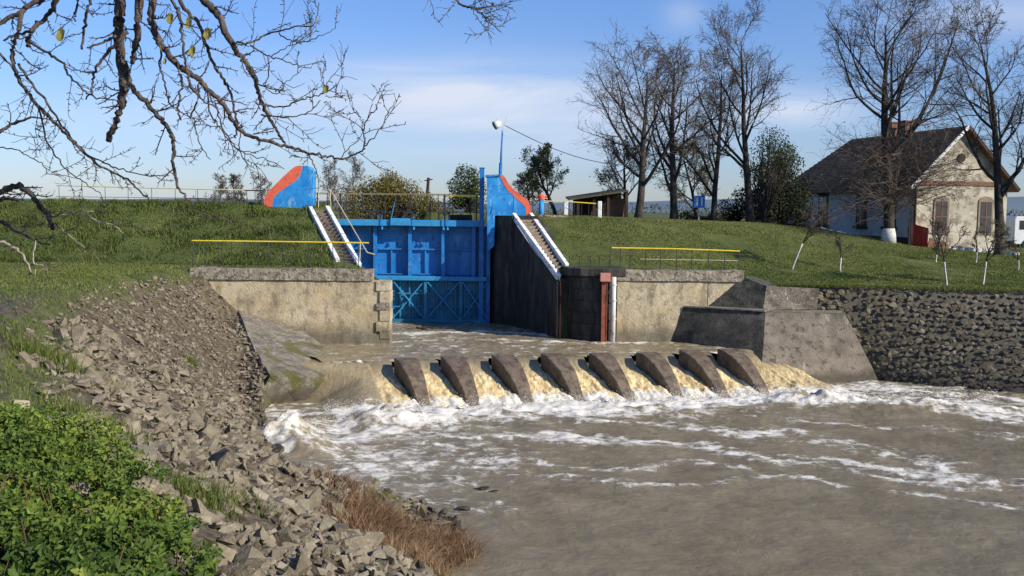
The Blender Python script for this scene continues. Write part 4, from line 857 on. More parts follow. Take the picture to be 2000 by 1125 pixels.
# ------------------------------------------------------------ railings
def railing(label, rail_pts, post_px, y, mat, ztop_px, zbot_of, mid=None, midmat='iron', r=.028, pr=.014, extra=()):
    a = PY(*rail_pts[0], y); t = thing('railing', label, 'railing', (a[0], y, zbot_of(a[0], y)))
    MB().tube([PY(p[0], p[1], y) for p in rail_pts], r, 8).build('top_rail', M[mat], t)
    if mid: MB().tube([PY(p[0], p[1], y+.01) for p in mid], .012, 6).build('mid_rail', M[midmat], t)
    for px in post_px:
        yy = np.interp(px, [p[0] for p in rail_pts], [p[1] for p in rail_pts]); p = PY(px, yy, y); p2 = zbot_of(p[0], y)
        MB().tube([(p[0], y+.0, p2-.05), (p[0], y, p[2])], pr, 6).build('post', M['iron'], t)
    return t
railing('bright yellow handrail on thin posts along the top of the left wall', [(375, 470), (550, 472), (720, 474.5)], (376, 402, 426, 452, 478, 503, 528, 552, 577, 602, 627, 650, 672, 700), 35.9, 'yellow', 0, lambda x, y: 3.72)
railing('bright yellow handrail on thin posts along the top of the right wall', [(1195, 484), (1320, 486), (1445, 490.5)], (1153, 1171, 1192, 1212, 1231, 1261, 1290, 1322, 1352, 1384, 1416, 1444)[2:], 37.1, 'yellow', 0, lambda x, y: 3.7, mid=[(1250, 506), (1443, 509)], midmat='paleyellow')
railing('faded pale rail with thin posts along the left dike crest', [(110, 362), (290, 367), (475, 371.5)], (115, 160, 205, 250, 296, 342, 386, 427, 470), 47, 'paleyellow', 0, lambda x, y: Hs(x, y), mid=[(110, 384), (475, 388)])
railing('faded rail on posts left of the blue fin on the dike', [(478, 372), (514, 372)], (482, 498, 512), 46, 'iron', 0, lambda x, y: Hs(x, y))
railing('faded yellow rail on whitewashed posts beside the open shed', [(1110, 394), (1168, 398)], (1112, 1122, 1136, 1150), 44.5, 'yellow', 0, lambda x, y: 5.6)
railing('pale wire rail between the right fin and the blue marker post', [(1036, 392), (1108, 394)], (1040, 1072), 44.3, 'paleyellow', 0, lambda x, y: 5.6)
t = railing('dark thin posts on the parapet over the curved wall corner', [(1110, 500), (1190, 500)], (1112, 1132, 1153, 1171, 1190), 37.6, 'iron', 0, lambda x, y: 3.7, r=.008, pr=.012)
# stair handrail of the left stair (pale yellow, leaning posts)
sh = thing('stair_handrail', 'thin pale yellow handrail sloping beside the left stairs', 'handrail', PY(717, 495, 36.8))
MB().tube([PY(645, 370, 42.2), PY(680, 430, 39.6), PY(717, 493, 36.9)], .022, 6).build('rail', M['paleyellow'], sh)
MB().tube([PY(717, 493, 36.9), PY(732, 497, 36.9)], .02, 6).build('rail', M['paleyellow'], sh)
for a, b in (((645, 370), (646, 408)), ((622, 372), (622, 405)), ((704, 474), (702, 520))):
    MB().tube([PY(*a, 41 if a[0] < 700 else 37), PY(*b, 41 if a[0] < 700 else 37)], .016, 6).build('post', M['paleyellow'], sh)
# white posts by the shed, marker post, kerb
for px, lab in ((1105, 'short white concrete post left of the shed railing'), (1171, 'short white concrete post right of the shed railing')):
    p = PY(px, 421, 44.5); t = thing('concrete_post', lab, 'post', (p[0], 44.5, 5.6), 'white posts at the shed railing')
    MB().box((p[0]-.09, 44.41, 5.5), (p[0]+.09, 44.59, PY(px, 393, 44.5)[2])).build('post_body', M['white'], t, bevel=.02)
p = PY(1057, 419, 44.2); t = thing('marker_post', 'blue post with a red head beside the right fin', 'post', (p[0], 44.2, 5.65))
MB().tube([(p[0], 44.2, 5.55), (p[0], 44.2, PY(1057, 390, 44.2)[2])], .12, 12).build('post_body', M['bluefin'], t, smooth=True)
MB().tube([(p[0], 44.2, PY(1057, 390, 44.2)[2]), (p[0], 44.2, PY(1057, 383, 44.2)[2]), (p[0], 44.2, PY(1057, 379, 44.2)[2])], [.15, .17, .06], 12).build('red_head', M['redfin'], t)
MB().tube([(p[0]-.26, 44.2, PY(1057, 385, 44.2)[2]), (p[0]+.26, 44.2, PY(1057, 384, 44.2)[2])], .05, 8).build('outlet', M['redfin'], t)
rough_box('crest_kerb', (T1[0]+1.2, 43.4, 5.3), (PY(1110, 425, 43.4)[0], 43.75, PY(1075, 419.5, 43.4)[2]), M['cap'], None, .02, label='low stone kerb on the crest right of the stairs', cat='kerb')

# ------------------------------------------------------------ house
HO = np.array((21.3, 52.0)); hd_ = np.array((-3.25, 12.9)); hlen = np.linalg.norm(hd_); hd_ /= hlen; gd = np.array((-hd_[1], hd_[0]))*-1   # gd: to the right along the gable
hw = 5.9; zg = 3.7; ze = PY(1780, 356, 52)[2]; zr_ = PY(1893, 247, 52.9)[2]
hs = thing('house', 'old single-storey house with mossy brown roof and peeling beige gable', 'house', (*HO, zg))
def hp(l, w, z): return (HO[0]+hd_[0]*l+gd[0]*w, HO[1]+hd_[1]*l+gd[1]*w, z)
def hbox(l0, l1, w0, w1, z0, z1): return MB().hexa([hp(l0, w0, z0), hp(l0, w1, z0), hp(l1, w1, z0), hp(l1, w0, z0), hp(l0, w0, z1), hp(l0, w1, z1), hp(l1, w1, z1), hp(l1, w0, z1)])
zp = 4.75
hbox(.02, hlen, -.05, hw+.02, zg-.8, zp).build('plinth', M['plinth'], hs)
# long wall and gable in pieces: the long side limewashed, the gable plastered
hbox(.3, hlen, 0, .3, zp, ze).build('long_wall', M['housew'], hs)
hbox(.3, hlen, hw-.3, hw, zp, ze).build('long_wall', M['housew'], hs); hbox(hlen-.3, hlen, .3, hw-.3, zp, ze).build('end_wall', M['housew'], hs)
MB().extr([hp(0, 0, zg), hp(0, hw, zg), hp(0, hw, ze), hp(0, hw/2, zr_-.12), hp(0, 0, ze)], (hd_[0]*.298, hd_[1]*.298, 0)).build('gable_wall', M['gable'], hs)
# roof, hipped at the far end
ov = .45; zeo = ze-.30; th = .14
rA, rB = hp(-.35, hw/2, zr_), hp(hlen-3.0, hw/2, zr_)
e = [hp(-.35, -ov, zeo), hp(-.35, hw+ov, zeo), hp(hlen+.4, hw+ov, zeo), hp(hlen+.4, -ov, zeo)]
dn = np.array((0, 0, -th))
V = [*e, rA, rB]; V2 = [tuple(np.array(v)+dn) for v in V]
MB().add(V+V2, [(0, 4, 5, 3), (1, 2, 5, 4), (2, 3, 5), (6, 9, 11, 10), (7, 10, 11, 8), (8, 11, 9), (0, 3, 9, 6), (1, 7, 8, 2), (2, 8, 9, 3), (0, 6, 10, 4), (4, 10, 7, 1)]).build('roof', M['roof'], hs)
# tile courses as thin raised strips
nr = 18; m_ = MB()
for sgn, w_e in ((0, -ov), (1, hw+ov)):
    for i in range(nr):
        f0 = i/nr; f1 = (i+1)/nr
        def rp(l, f): w = w_e+(hw/2-w_e)*f; z = zeo+(zr_-zeo)*f; return np.array(hp(l, w, z))
        lf_ = lambda f: hlen+.4-(3.4)*f
        a, b, c, d = rp(-.36, f0), rp(lf_(f0), f0), rp(lf_(f1), f1), rp(-.36, f1)
        up_ = np.array((0, 0, .055)); lo = np.array((0, 0, .006))
        m_.add([a+up_, b+up_, c+lo, d+lo, a+lo*.5, b+lo*.5], [(0, 1, 2, 3), (0, 4, 5, 1)])
m_.build('roof_tiles', M['roof'], hs, kind='stuff')
for w0, w1 in ((-ov, hw/2), (hw+ov, hw/2)):
    p = np.array(hp(-.38, w0, zeo-.05)); q = np.array(hp(-.38, w1, zr_-.05)); MB().beam(p, q, .06, .17, up=(0, 0, 1)).build('barge_board', M['white'] if w0 < 0 else M['darkwood'], hs)
hbox(-.06, -.005, -.02, hw+.02, ze-.12, ze+.10).build('cornice', M['brick'], hs)
for l, w in ((4.6, hw/2), (5.6, hw/2-.2)):
    ch = hbox(l, l+.5, w-.28, w+.28, zr_-.6, zr_+.62).build('chimney', M['brick'], hs); hbox(l-.05, l+.55, w-.33, w+.33, zr_+.62, zr_+.70).build('cap', M['brick'], ch)
def window(l=None, w=None, wd=.75, z0=5.35, z1=7.0, arch=False):
    if l is not None:     # on the long wall (faces -gd)
        f = hbox(l-wd/2-.13, l+wd/2+.13, -.045, .005, z0-.05, z1+.14); o_ = f.build('window', M['darkwood'], hs)
        hbox(l-wd/2, l+wd/2, -.052, -.047, z0, z1).build('pane', M['glass'], o_)
        hbox(l-.03, l+.03, -.07, -.054, z0, z1).build('frame', M['white'], o_); hbox(l-wd/2, l+wd/2, -.07, -.054, z0+1.1, z0+1.15).build('frame', M['white'], o_)
        hbox(l-wd/2-.25, l+wd/2+.25, -.16, -.002, z0-.22, z0-.055).build('sill', M['darkwood'], o_)
        hbox(l-wd/2-.22, l+wd/2+.22, -.12, -.002, z1+.145, z1+.27).build('lintel', M['darkwood'], o_)
    else:
        o_ = hbox(-.05, .005, w-wd/2-.12, w+wd/2+.12, z0-.08, z1+.02).build('window', M['oldtrim'], hs)
        cc = [hp(-.05, w+(wd/2+.12)*math.cos(q), z1+.02+.28*math.sin(q)) for q in np.linspace(0, math.pi, 9)]
        MB().extr(cc, (hd_[0]*.05, hd_[1]*.05, 0)).build('arch', M['oldtrim'], o_)
        hbox(-.058, -.052, w-wd/2, w+wd/2, z0, z1).build('pane', M['glass'], o_)
        for q in (-.0,): hbox(-.075, -.06, w+q-.025, w+q+.025, z0, z1).build('frame', M['brick'], o_)
        hbox(-.075, -.06, w-wd/2, w+wd/2, z0+.85, z0+.9).build('frame', M['brick'], o_)
for l in (1.9, 4.6, 8.6, 11.3): window(l=l)
for w in (1.75, 4.55): window(w=w, wd=.72, z0=5.0, z1=6.7)
cc = [hp(-.06, hw/2-.1+.24*math.cos(q), ze+1.35+.24*math.sin(q)) for q in np.linspace(0, 2*math.pi, 14, endpoint=False)]
MB().extr(cc, (hd_[0]*.06, hd_[1]*.06, 0)).build('round_vent', M['darkwood'], hs)
MB().tube([hp(-.06, .12, zg), hp(-.06, .12, ze)], .05, 8).build('downpipe', M['darkwood'], hs)
# red boards at the house corner
rd = thing('red_door', 'bright red board door standing ajar at the house corner', 'door', PY(1797, 484, 51.4))
a = PY(1783, 484, 51.6); b = PY(1812, 486, 50.9); za = PY(1783, 438, 51.6)[2]
for i in range(4):
    p = a+(b-a)*(i/4); q = a+(b-a)*((i+.94)/4); zt_ = za-.05*i
    MB().hexa([(p[0], p[1], a[2]-.1), (q[0], q[1], a[2]-.1), (q[0], q[1]+.05, a[2]-.1), (p[0], p[1]+.05, a[2]-.1), (p[0], p[1], zt_), (q[0], q[1], zt_-.02), (q[0], q[1]+.05, zt_-.02), (p[0], p[1]+.05, zt_)]).build('board', M['reddoor'], rd)
a2 = PY(1813, 486, 51.2); b2 = PY(1850, 490, 51.6)
MB().beam((a2[0], a2[1], a2[2]+.35), (b2[0], b2[1], b2[2]+.1), .05, .5).build('leaning_panel', M['brick'], rd)
MB().beam(PY(1775, 440, 51.8), PY(1775, 484, 51.8), .08, .08).build('door_post', M['darkwood'], rd)

# shed
sh_y = 51; a = PY(1128, 420, sh_y); b = PY(1222, 424, sh_y); zs0 = 5.45
sd_ = thing('open_shed', 'low open shed with a sloping mossy roof on the crest', 'shed', (a[0], sh_y, zs0))
zr0 = PY(1118, 391, sh_y)[2]; zr1_ = PY(1225, 372, sh_y)[2]
MB().hexa([(a[0]-.5, sh_y-.6, zr0-.02), (b[0]+.05, sh_y-.6, zr1_-.07), (b[0]+.05, sh_y+2.6, zr1_+.1), (a[0]-.5, sh_y+2.6, zr0+.15), (a[0]-.5, sh_y-.6, zr0+.05), (b[0]+.05, sh_y-.6, zr1_), (b[0]+.05, sh_y+2.6, zr1_+.17), (a[0]-.5, sh_y+2.6, zr0+.22)]).build('roof', M['thatch'], sd_)
MB().hexa([(a[0]-.1, sh_y+2.3, 5), (b[0], sh_y+2.3, 5), (b[0], sh_y+2.45, 5), (a[0]-.1, sh_y+2.45, 5), (a[0]-.1, sh_y+2.3, zr0+.1), (b[0], sh_y+2.3, zr1_+.05), (b[0], sh_y+2.45, zr1_+.05), (a[0]-.1, sh_y+2.45, zr0+.1)]).build('back_wall', M['darkwood'], sd_)
MB().hexa([(b[0]-.9, sh_y+.2, 5), (b[0]-.05, sh_y+.2, 5), (b[0]-.05, sh_y+.35, 5), (b[0]-.9, sh_y+.35, 5), (b[0]-.9, sh_y+.2, zr1_-.5), (b[0]-.05, sh_y+.2, zr1_-.4), (b[0]-.05, sh_y+.35, zr1_-.4), (b[0]-.9, sh_y+.35, zr1_-.5)]).build('brick_wall', M['brick'], sd_)
for f in (0, .33, .62, 1):
    x_ = a[0]+(b[0]-a[0])*f; MB().box((x_-.07, sh_y-.4, 5), (x_+.07, sh_y-.26, zr0+(zr1_-zr0)*f-.05)).build('post', M['darkwood'], sd_)
for i in range(5):
    MB().tube([(b[0]-1.7+i*.22, sh_y+1.5, 5.3), (b[0]-1.6+i*.2, sh_y+1.9, zr1_-.4-.1*(i % 2))], .06, 6).build('leaning_plank', M['darkwood'], sd_)

# blue road sign between the trees, wooden pole
p = PY(1366, 394, 53); t = thing('blue_sign', 'small blue sign with white bars among the bare trees', 'sign', (p[0], 53, 5.3))
MB().box((p[0]-.3, 52.97, p[2]-.32), (p[0]+.3, 53, p[2]+.32)).build('panel', M['signblue'], t)
for dx in (-.12, .12): MB().box((p[0]+dx-.04, 52.955, p[2]-.24), (p[0]+dx+.04, 52.967, p[2]+.24)).build('white_bar', M['white'], t)
MB().box((p[0]-.03, 53.002, 5.0), (p[0]+.03, 53.05, p[2]+.3)).build('pole', M['greypipe'], t)
p = PY(833, 395, 95); q = PY(837, 347, 95); t = thing('utility_pole', 'slanting wooden pole behind the golden bush', 'pole', (p[0], 95, 3.9))
MB().tube([(p[0]-.2, 95, 3.6), q], [.2, .14], 8).build('shaft', M['darkwood'], t); MB().beam(q+np.array((-.4, 0, -.3)), q+np.array((.4, 0, -.15)), .1, .1).build('crossarm', M['darkwood'], t)
# low white fence line and kerb stones near the house
wf = thing('kerb_fence', 'low white kerb stones in a line before the house gable', 'kerb', PY(1890, 500, 47.5))
for px in (1862, 1875, 1888, 1899, 1912, 1922, 1935, 1946, 1958, 1970, 1985):
    p = PY(px, 502, 47.4); zq = Hs(p[0], p[1]); MB().box((p[0]-.1, p[1]-.1, zq-.05), (p[0]+.1, p[1]+.1, zq+.2)).build('kerb_stone', M['white'], wf, bevel=.02)
p = PY(1600, 446, 50.5); q = PY(1668, 449, 51.5); cs = thing('limestone_edge', 'white crumbling stone edging before the house long wall', 'stones', (p[0], p[1], 5.1))
for i in range(22):
    f = i/21; c = p*(1-f)+q*f; V_, F_ = HULLS[i % 12]; zq = Hs(c[0], c[1])
    MB().add([(v*np.array((.22, .16, .12)))+np.array((c[0]+RNG.uniform(-.1, .1), c[1], zq+.04)) for v in V_], F_.tolist()).build('stone', M['white'], cs)

# van
p = PY(1985, 488, 60); zv = PY(1985, 490, 58)[2]
vn = thing('parked_van', 'white van parked behind the right-hand tree beside the house', 'van', (p[0], 60, zv))
x_ = p[0]-.6
prof = [(0, .35), (4.3, .35), (4.3, 1.1), (3.9, 1.25), (3.2, 1.95), (2.9, 2.05), (.1, 2.05), (0, 1.9)]
MB().extr([(x_+a, 59.2, zv+b) for a, b in prof], (0, 1.7, 0)).build('body', M['vanwhite'], vn, bevel=.04)
for a0, a1_ in ((.3, 1.3), (1.45, 2.45), (2.6, 3.3)):
    MB().extr([(x_+a0, 59.19, zv+1.25), (x_+a1_, 59.19, zv+1.25), (x_+(a1_ if a1_ < 3 else 2.85), 59.19, zv+1.8), (x_+a0, 59.19, zv+1.8)], (0, .006, 0)).build('window', M['glass'], vn)
for a0 in (.85, 3.4):
    for yy in (59.15, 60.75):
        w_ = MB().tube([(x_+a0, yy, zv+.34), (x_+a0, yy+.2, zv+.34)], .34, 18).build('wheel', M['rubber'], vn); MB().tube([(x_+a0, yy-.012, zv+.34), (x_+a0, yy-.002, zv+.34)], .18, 12).build('rim', M['greypipe'], w_)
MB().box((x_-.05, 59.15, zv+.38), (x_-.002, 60.95, zv+.55)).build('bumper', M['iron'], vn)

# ------------------------------------------------------------ trees
def rot_about(d, perp, ang): return d*np.cos(ang)[..., None]+perp*np.sin(ang)[..., None]
def perp_rand(d):
    r = RNG.normal(size=d.shape); r -= d*(r*d).sum(-1, keepdims=True); return r/np.linalg.norm(r, axis=-1, keepdims=True)
def grow(P, Rd, nch, tmin, lfac, ang, k, up=.15, wob=.12, rfac=.6, tip=.25, lfall=.5, tmax=1.0, rmin=.004, plen=None):
    """children of every branch: P (n,m,3), Rd (n,m)"""
    n, m_, _ = P.shape; t = (np.arange(nch)[None]+RNG.random((n, nch)))/nch*(tmax-tmin)+tmin
    f = t*(m_-1); i = np.minimum(f.astype(int), m_-2); g = (f-i)[..., None]; idx = np.arange(n)[:, None]
    a = P[idx, i]; b = P[idx, i+1]; p = a*(1-g)+b*g; tan_ = (b-a); tan_ /= np.linalg.norm(tan_, axis=-1, keepdims=True)+1e-9
    rr = Rd[idx, i]*(1-g[..., 0])+Rd[idx, i+1]*g[..., 0]
    L = np.linalg.norm(np.diff(P, axis=1), axis=-1).sum(1) if plen is None else plen
    ln = L[:, None]*lfac*(1-lfall*(t-tmin)/(tmax-tmin+1e-6))*RNG.uniform(.7, 1.25, t.shape)
    pr = perp_rand(tan_); A = ang*RNG.uniform(.7, 1.3, t.shape); d = rot_about(tan_, pr, A)
    out = [p]; dd = d; st = ln/(k-1)
    for q in range(k-1):
        dd = dd+RNG.normal(size=dd.shape)*wob+np.array((0, 0, up)); dd /= np.linalg.norm(dd, axis=-1, keepdims=True); out.append(out[-1]+dd*st[..., None])
    Q = np.stack(out, 2).reshape(-1, k, 3); r0 = np.maximum(rr*rfac, rmin).reshape(-1); tp = np.linspace(1, tip, k)
    return Q, np.maximum(r0[:, None]*tp[None], rmin*.7)
def tubes(lst, sides):
    """lst of (P,R) -> V,F arrays"""
    Vs = []; Fs = []; off = 0
    for (P, Rd), ns in zip(lst, sides):
        n, k, _ = P.shape; T = np.gradient(P, axis=1); T /= np.linalg.norm(T, axis=-1, keepdims=True)+1e-9
        ref = np.where(np.abs(T[..., 2:3]) > .9, np.array((1., 0, 0)), np.array((0, 0, 1.)))
        a = np.cross(T, ref); a /= np.linalg.norm(a, axis=-1, keepdims=True)+1e-9; b = np.cross(T, a)
        th = np.arange(ns)*2*np.pi/ns
        V = P[:, :, None, :]+Rd[:, :, None, None]*(a[:, :, None]*np.cos(th)[None, None, :, None]+b[:, :, None]*np.sin(th)[None, None, :, None])
        I = np.arange(n*k*ns).reshape(n, k, ns); J = np.roll(I, -1, axis=2)
        Fs.append(np.stack([I[:, :-1], J[:, :-1], J[:, 1:], I[:, 1:]], -1).reshape(-1, 4)+off); Vs.append(V.reshape(-1, 3)); off += n*k*ns
    return np.concatenate(Vs), np.concatenate(Fs)
def leaves(cen, size, tilt=None, mat=None, name='leaves', parent=None, elong=1.6, smooth=False, fold=.25, **kw):
    n = len(cen); Rm = rotm(n) if tilt is None else tilt
    base = np.array([(0, 0, 0), (.5, -.38, fold), (1, 0, .05), (.5, .38, fold)])*np.array((1, 1, 1))
    V = base[None]*np.asarray(size).reshape(n, 1, 1)*np.array((elong/1.3, 1, 1)); V = np.einsum('nij,nvj->nvi', Rm, V)+cen[:, None]
    I = np.arange(n)*4; F = np.stack([np.stack([I, I+1, I+2], -1), np.stack([I, I+2, I+3], -1)], 1).reshape(-1, 3)
    rnd = np.repeat(np.clip(kw.pop('rnd', RNG.random(n)), 0, 1), 4)
    return np_mesh(name, V.reshape(-1, 3), F, mat, parent, smooth=smooth, attrs={'rnd': rnd}, **kw)
def trunkline(base, h, lean, wob, k, r0, r1, top_dir=None):
    p = np.array(base, float); out = [p.copy()]; d = np.array((lean[0], lean[1], 1.)); d /= np.linalg.norm(d)
    for i in range(k-1):
        d = d+RNG.normal(size=3)*wob*np.array((1, 1, .2)); d /= np.linalg.norm(d); p = p+d*h/(k-1); out.append(p.copy())
    rr = r0*(1-np.linspace(0, 1, k))**.8*(1-r1/r0)+r1; rr[0] *= 1.3
    return np.array(out)[None], rr[None]
SG = 'young whitewashed orchard trees on the grass'
def bare_tree(label, base, h, r0, fork=.28, lfac=.42, nl=13, lean=(0, 0), ang=.75, up=.12, leafy=None, nleaf=0, white=0, cat='tree', group=None, name='bare_tree', twig=True, leafsize=.09, dens=1.0, wob=.04):
    global RNG
    RNG = np.random.default_rng(abs(hash(label)) % 1000+int(base[0]*10) % 97+50) if False else np.random.default_rng(int(abs(base[0]*131+base[1]*17)) % 9999)
    t = thing(name, label, cat, base, group)
    L0_ = trunkline(base-np.array((0, 0, .15)), h, lean, wob, 14, r0, .02)
    L1_ = grow(*L0_, nl, fork, lfac, ang, 9, up=up, wob=.10, rfac=.55, lfall=.60, rmin=.02)
    L2_ = grow(*L1_, int(9*dens), .2, .48, .8, 6, up=.05, wob=.14, rfac=.5, lfall=.4, rmin=.013)
    L3_ = grow(*L2_, int(7*dens), .15, .52, .75, 5, up=.04, wob=.16, rfac=.55, lfall=.3, rmin=.009)
    L4_ = grow(*L3_, 4, .15, .55, .7, 3, up=.02, wob=.18, rfac=.7, lfall=.2, rmin=.0065)
    V, F = tubes([L0_], [10]); np_mesh('trunk', V, F, M['bark'], t, smooth=True)
    V, F = tubes([L1_, L2_], [6, 4]); np_mesh('crown', V, F, M['bark'], t, smooth=True)
    V, F = tubes([L3_, L4_], [3, 3]); np_mesh('twigs', V, F, M['twigs'], t, kind='stuff')
    if nleaf:
        P = np.concatenate([L4_[0][:, -1], L4_[0][:, 1], L3_[0][:, -1]]); i = RNG.choice(len(P), min(nleaf, len(P)), replace=nleaf > len(P)); c = P[i]+RNG.normal(size=(len(i), 3))*.05
        leaves(c, RNG.uniform(.6, 1.3, len(c))*leafsize, mat=M[leafy], parent=t, kind='stuff')
    if group == SG:
        w = L0_[0][0][:7]; MB().tube([np.array(p_)-np.array((0, .004, 0)) for p_ in w], [q*1.03 for q in L0_[1][0][:7]], 8).build('limewashed_stem', M['lime'], t, smooth=True)
    if white:
        w = L0_[0][0]; j = 3; pts = [w[0]+np.array((0, 0, .1)), w[0]+(w[1]-w[0])*.6, w[1]] if white > .7 else [w[0], w[0]+(w[1]-w[0])*.8]
        MB().tube([np.array(p_) for p_ in pts], [L0_[1][0][0]*1.03, L0_[1][0][0]*.95, L0_[1][0][1]*1.06][:len(pts)], 12).build('limewashed_base', M['lime'], t, smooth=True)
    return t
def tb(px, y, py=None):
    p = PY(px, py if py else 430, y); return np.array((p[0], y, Hs(p[0], y)))
def hgt_(px, top, y, base): return PY(px, top, y)[2]-base[2]
G5 = 'tall bare trees on the right crest'
for px, y, top, r, lab, kw in [
    (1247, 50.5, 100, .22, 'tall bare tree right beside the shed, leftmost of the row', dict(nl=16, lfac=.66, fork=.2, up=.07, ang=.9)),
    (1317, 52, 85, .22, 'tall bare tree forking low, second from the shed', dict(lfac=.54, fork=.16, up=.10, ang=.8)),
    (1392, 54, 105, .17, 'slim bare tree right of the blue sign', dict(lfac=.42, fork=.15, up=.12)),
    (1464, 52, 45, .21, 'tallest bare tree of the left row, in front of the dark evergreen', dict(lfac=.54, fork=.26, up=.09, ang=.85)),
    (1737, 47.5, 5, .27, 'big bare tree with limewashed foot in front of the brown roof', dict(lfac=.62, fork=.34, nl=18, white=1, up=.13, ang=.9)),
    (1957, 46.5, 30, .24, 'tall bare tree at the right of the house gable', dict(lfac=.52, fork=.25, nl=16, up=.10, ang=.85)),
    (2085, 46, 60, .22, 'bare tree at the right edge of the picture', dict(lfac=.42, fork=.25, up=.14))]:
    b = tb(px, y); bare_tree(lab, b, hgt_(px, top, y, b)*.92, r, group=G5, leafy='brownleaf', nleaf=1500, leafsize=.06, **kw)
# thicket of shoots around the big tree's trunk
b = tb(1745, 48.2); b2 = b+np.array((0, 0, 1.1))
RNG = np.random.default_rng(5)
t = thing('trunk_shoots', 'tangled brown shoots sprouting round the big limewashed tree', 'shoots', b)
P0 = np.repeat(trunkline(b2, 3.2, (0, 0), .02, 6, .1, .05)[0], 1, 0); R0 = np.full((1, 6), .05)
A1 = grow(P0, R0, 120, .0, 1.25, 1.15, 7, up=-.02, wob=.14, rfac=.5, lfall=.2, rmin=.012); A2 = grow(*A1, 8, .15, .45, .7, 4, up=-.02, wob=.2, rfac=.6, rmin=.008); A3 = grow(*A2, 3, .2, .5, .7, 3, up=0, wob=.2, rfac=.7, rmin=.006)
V, F = tubes([A1, A2, A3], [4, 3, 3]); np_mesh('shoots', V, F, M['twigs'], t, kind='stuff')
P = np.concatenate([A3[0][:, -1], A2[0][:, -1]]); leaves(P[RNG.choice(len(P), 1300)], RNG.uniform(.05, .1, 1300), mat=M['brownleaf'], parent=t, kind='stuff')

def leaf_mass(name, label, cat, base, blobs, n, size, mat, trunk_h=1.0, stems=10, group=None, hollow=.55, smat='bark'):
    """crown of many leaves filling several lumps, with stems inside"""
    global RNG
    RNG = np.random.default_rng(int(abs(base[0]*77+base[1]*31)) % 9999)
    t = thing(name, label, cat, base, group); C_ = []; vol = np.array([b[3]**2 for b in blobs]); vol = vol/vol.sum()
    for (cx_, cy_, cz_, r_), f in zip(blobs, vol):
        k = int(n*f); d = RNG.normal(size=(k, 3)); d /= np.linalg.norm(d, axis=1, keepdims=True); rr = r_*(hollow+(1.12-hollow)*RNG.random(k)**.6)
        lump = .78+.5*fbm(d[:, 0]*2.2+cx_, d[:, 2]*2.2+d[:, 1]*1.3+cz_, 3, 3)
        C_.append(np.array((cx_, cy_, cz_))+d*(rr*lump)[:, None]*np.array((1, 1, .95)))
    C_ = np.concatenate(C_); C_ = C_[fbm(C_[:, 0]*1.6, C_[:, 2]*1.6+C_[:, 1], 3, 9) > .36]
    rn = np.clip(fbm(C_[:, 0]*2, C_[:, 2]*2+C_[:, 1], 2, 6)*.9-.15+RNG.random(len(C_))*.4, 0, 1)
    leaves(C_, RNG.uniform(.6, 1.35, len(C_))*size, mat=M[mat], parent=t, rnd=rn, kind='stuff')
    Ls = []; 
    for b in blobs:
        for q in range(stems):
            e = np.array(b[:3])+RNG.normal(size=3)*b[3]*.45; mid = (np.array(base)+e)/2+RNG.normal(size=3)*b[3]*.12; Ls.append(catmull([base, mid, e], 3))
    A = np.array(Ls); rr = np.linspace(.05*trunk_h, .012, A.shape[1])[None].repeat(len(A), 0); tw = grow(A, rr, 8, .4, .25, .7, 4, up=.08, wob=.2, rfac=.5, rmin=.008)
    V, F = tubes([(A, rr), tw], [5, 3]); np_mesh('stems', V, F, M[smat], t, smooth=True); return t
def blob(px, py, y, rpx): p = PY(px, py, y); return (p[0], p[1], p[2], rpx/FPX*y)
def gbase(px, y): p = PY(px, 420, y); return np.array((p[0], y, Hs(p[0], y)))
leaf_mass('evergreen_tree', 'dark dense evergreen between the bare trees and the house', 'tree', gbase(1520, 56), [blob(1500, 400, 56, 42), blob(1540, 385, 57, 46), blob(1505, 345, 56, 34), blob(1535, 320, 57, 30), blob(1555, 420, 56, 35), blob(1480, 425, 55, 26)], 9500, .12, 'evergreen', 1.5, hollow=.3)
leaf_mass('evergreen_shrub', 'dark shrub under the slim bare tree left of the evergreen', 'shrub', gbase(1440, 57), [blob(1425, 412, 57, 24), blob(1455, 395, 57, 30), blob(1400, 425, 56, 16), blob(1340, 425, 56, 14)], 4000, .10, 'evergreen', .8, hollow=.3)
leaf_mass('evergreen_shrub', 'olive green bush hugging the tallest bare tree', 'shrub', gbase(1490, 53), [blob(1490, 300, 53, 30), blob(1510, 275, 54, 26), blob(1475, 335, 53, 24), blob(1530, 300, 54, 26)], 2600, .09, 'oliveleaf', .8, hollow=.3)
leaf_mass('willow_bush', 'round golden brown willow behind the footbridge', 'bush', gbase(765, 80), [blob(760, 385, 80, 45), blob(735, 378, 80, 34), blob(795, 385, 81, 34), blob(765, 362, 80, 28), blob(820, 400, 80, 28), blob(700, 400, 79, 34), blob(850, 412, 80, 24)], 12000, .14, 'willow', 1.5, 16, hollow=.2)
leaf_mass('green_tree', 'yellow-green bushy tree left of the slim blue column', 'tree', gbase(912, 66), [blob(912, 345, 66, 22), blob(895, 365, 66, 20), blob(930, 368, 66, 22), blob(910, 390, 66, 26), blob(890, 392, 66, 16), blob(932, 398, 66, 20)], 4200, .12, 'oliveleaf', 1.2, 9, hollow=.2)
for px, y, top, lab, mt, nlf in [(650, 85, 325, 'thin bare bush just right of the left fin', 'brownleaf', 900), (690, 88, 318, 'feathery bare tree left of the golden willow', 'brownleaf', 900), (470, 90, 345, 'brown bare bush on the horizon left of the left fin', 'brownleaf', 1300), (430, 95, 350, 'brown bare bush farther left on the horizon', 'brownleaf', 900), (505, 88, 348, 'thin bare bush close behind the left fin', 'brownleaf', 700)]:
    b = gbase(px, y); bare_tree(lab, b, hgt_(px, top, y, b), .09, fork=.12, lfac=.45, nl=14, name='bare_bush', cat='bush', leafy=mt, nleaf=nlf, leafsize=.11, dens=.8)
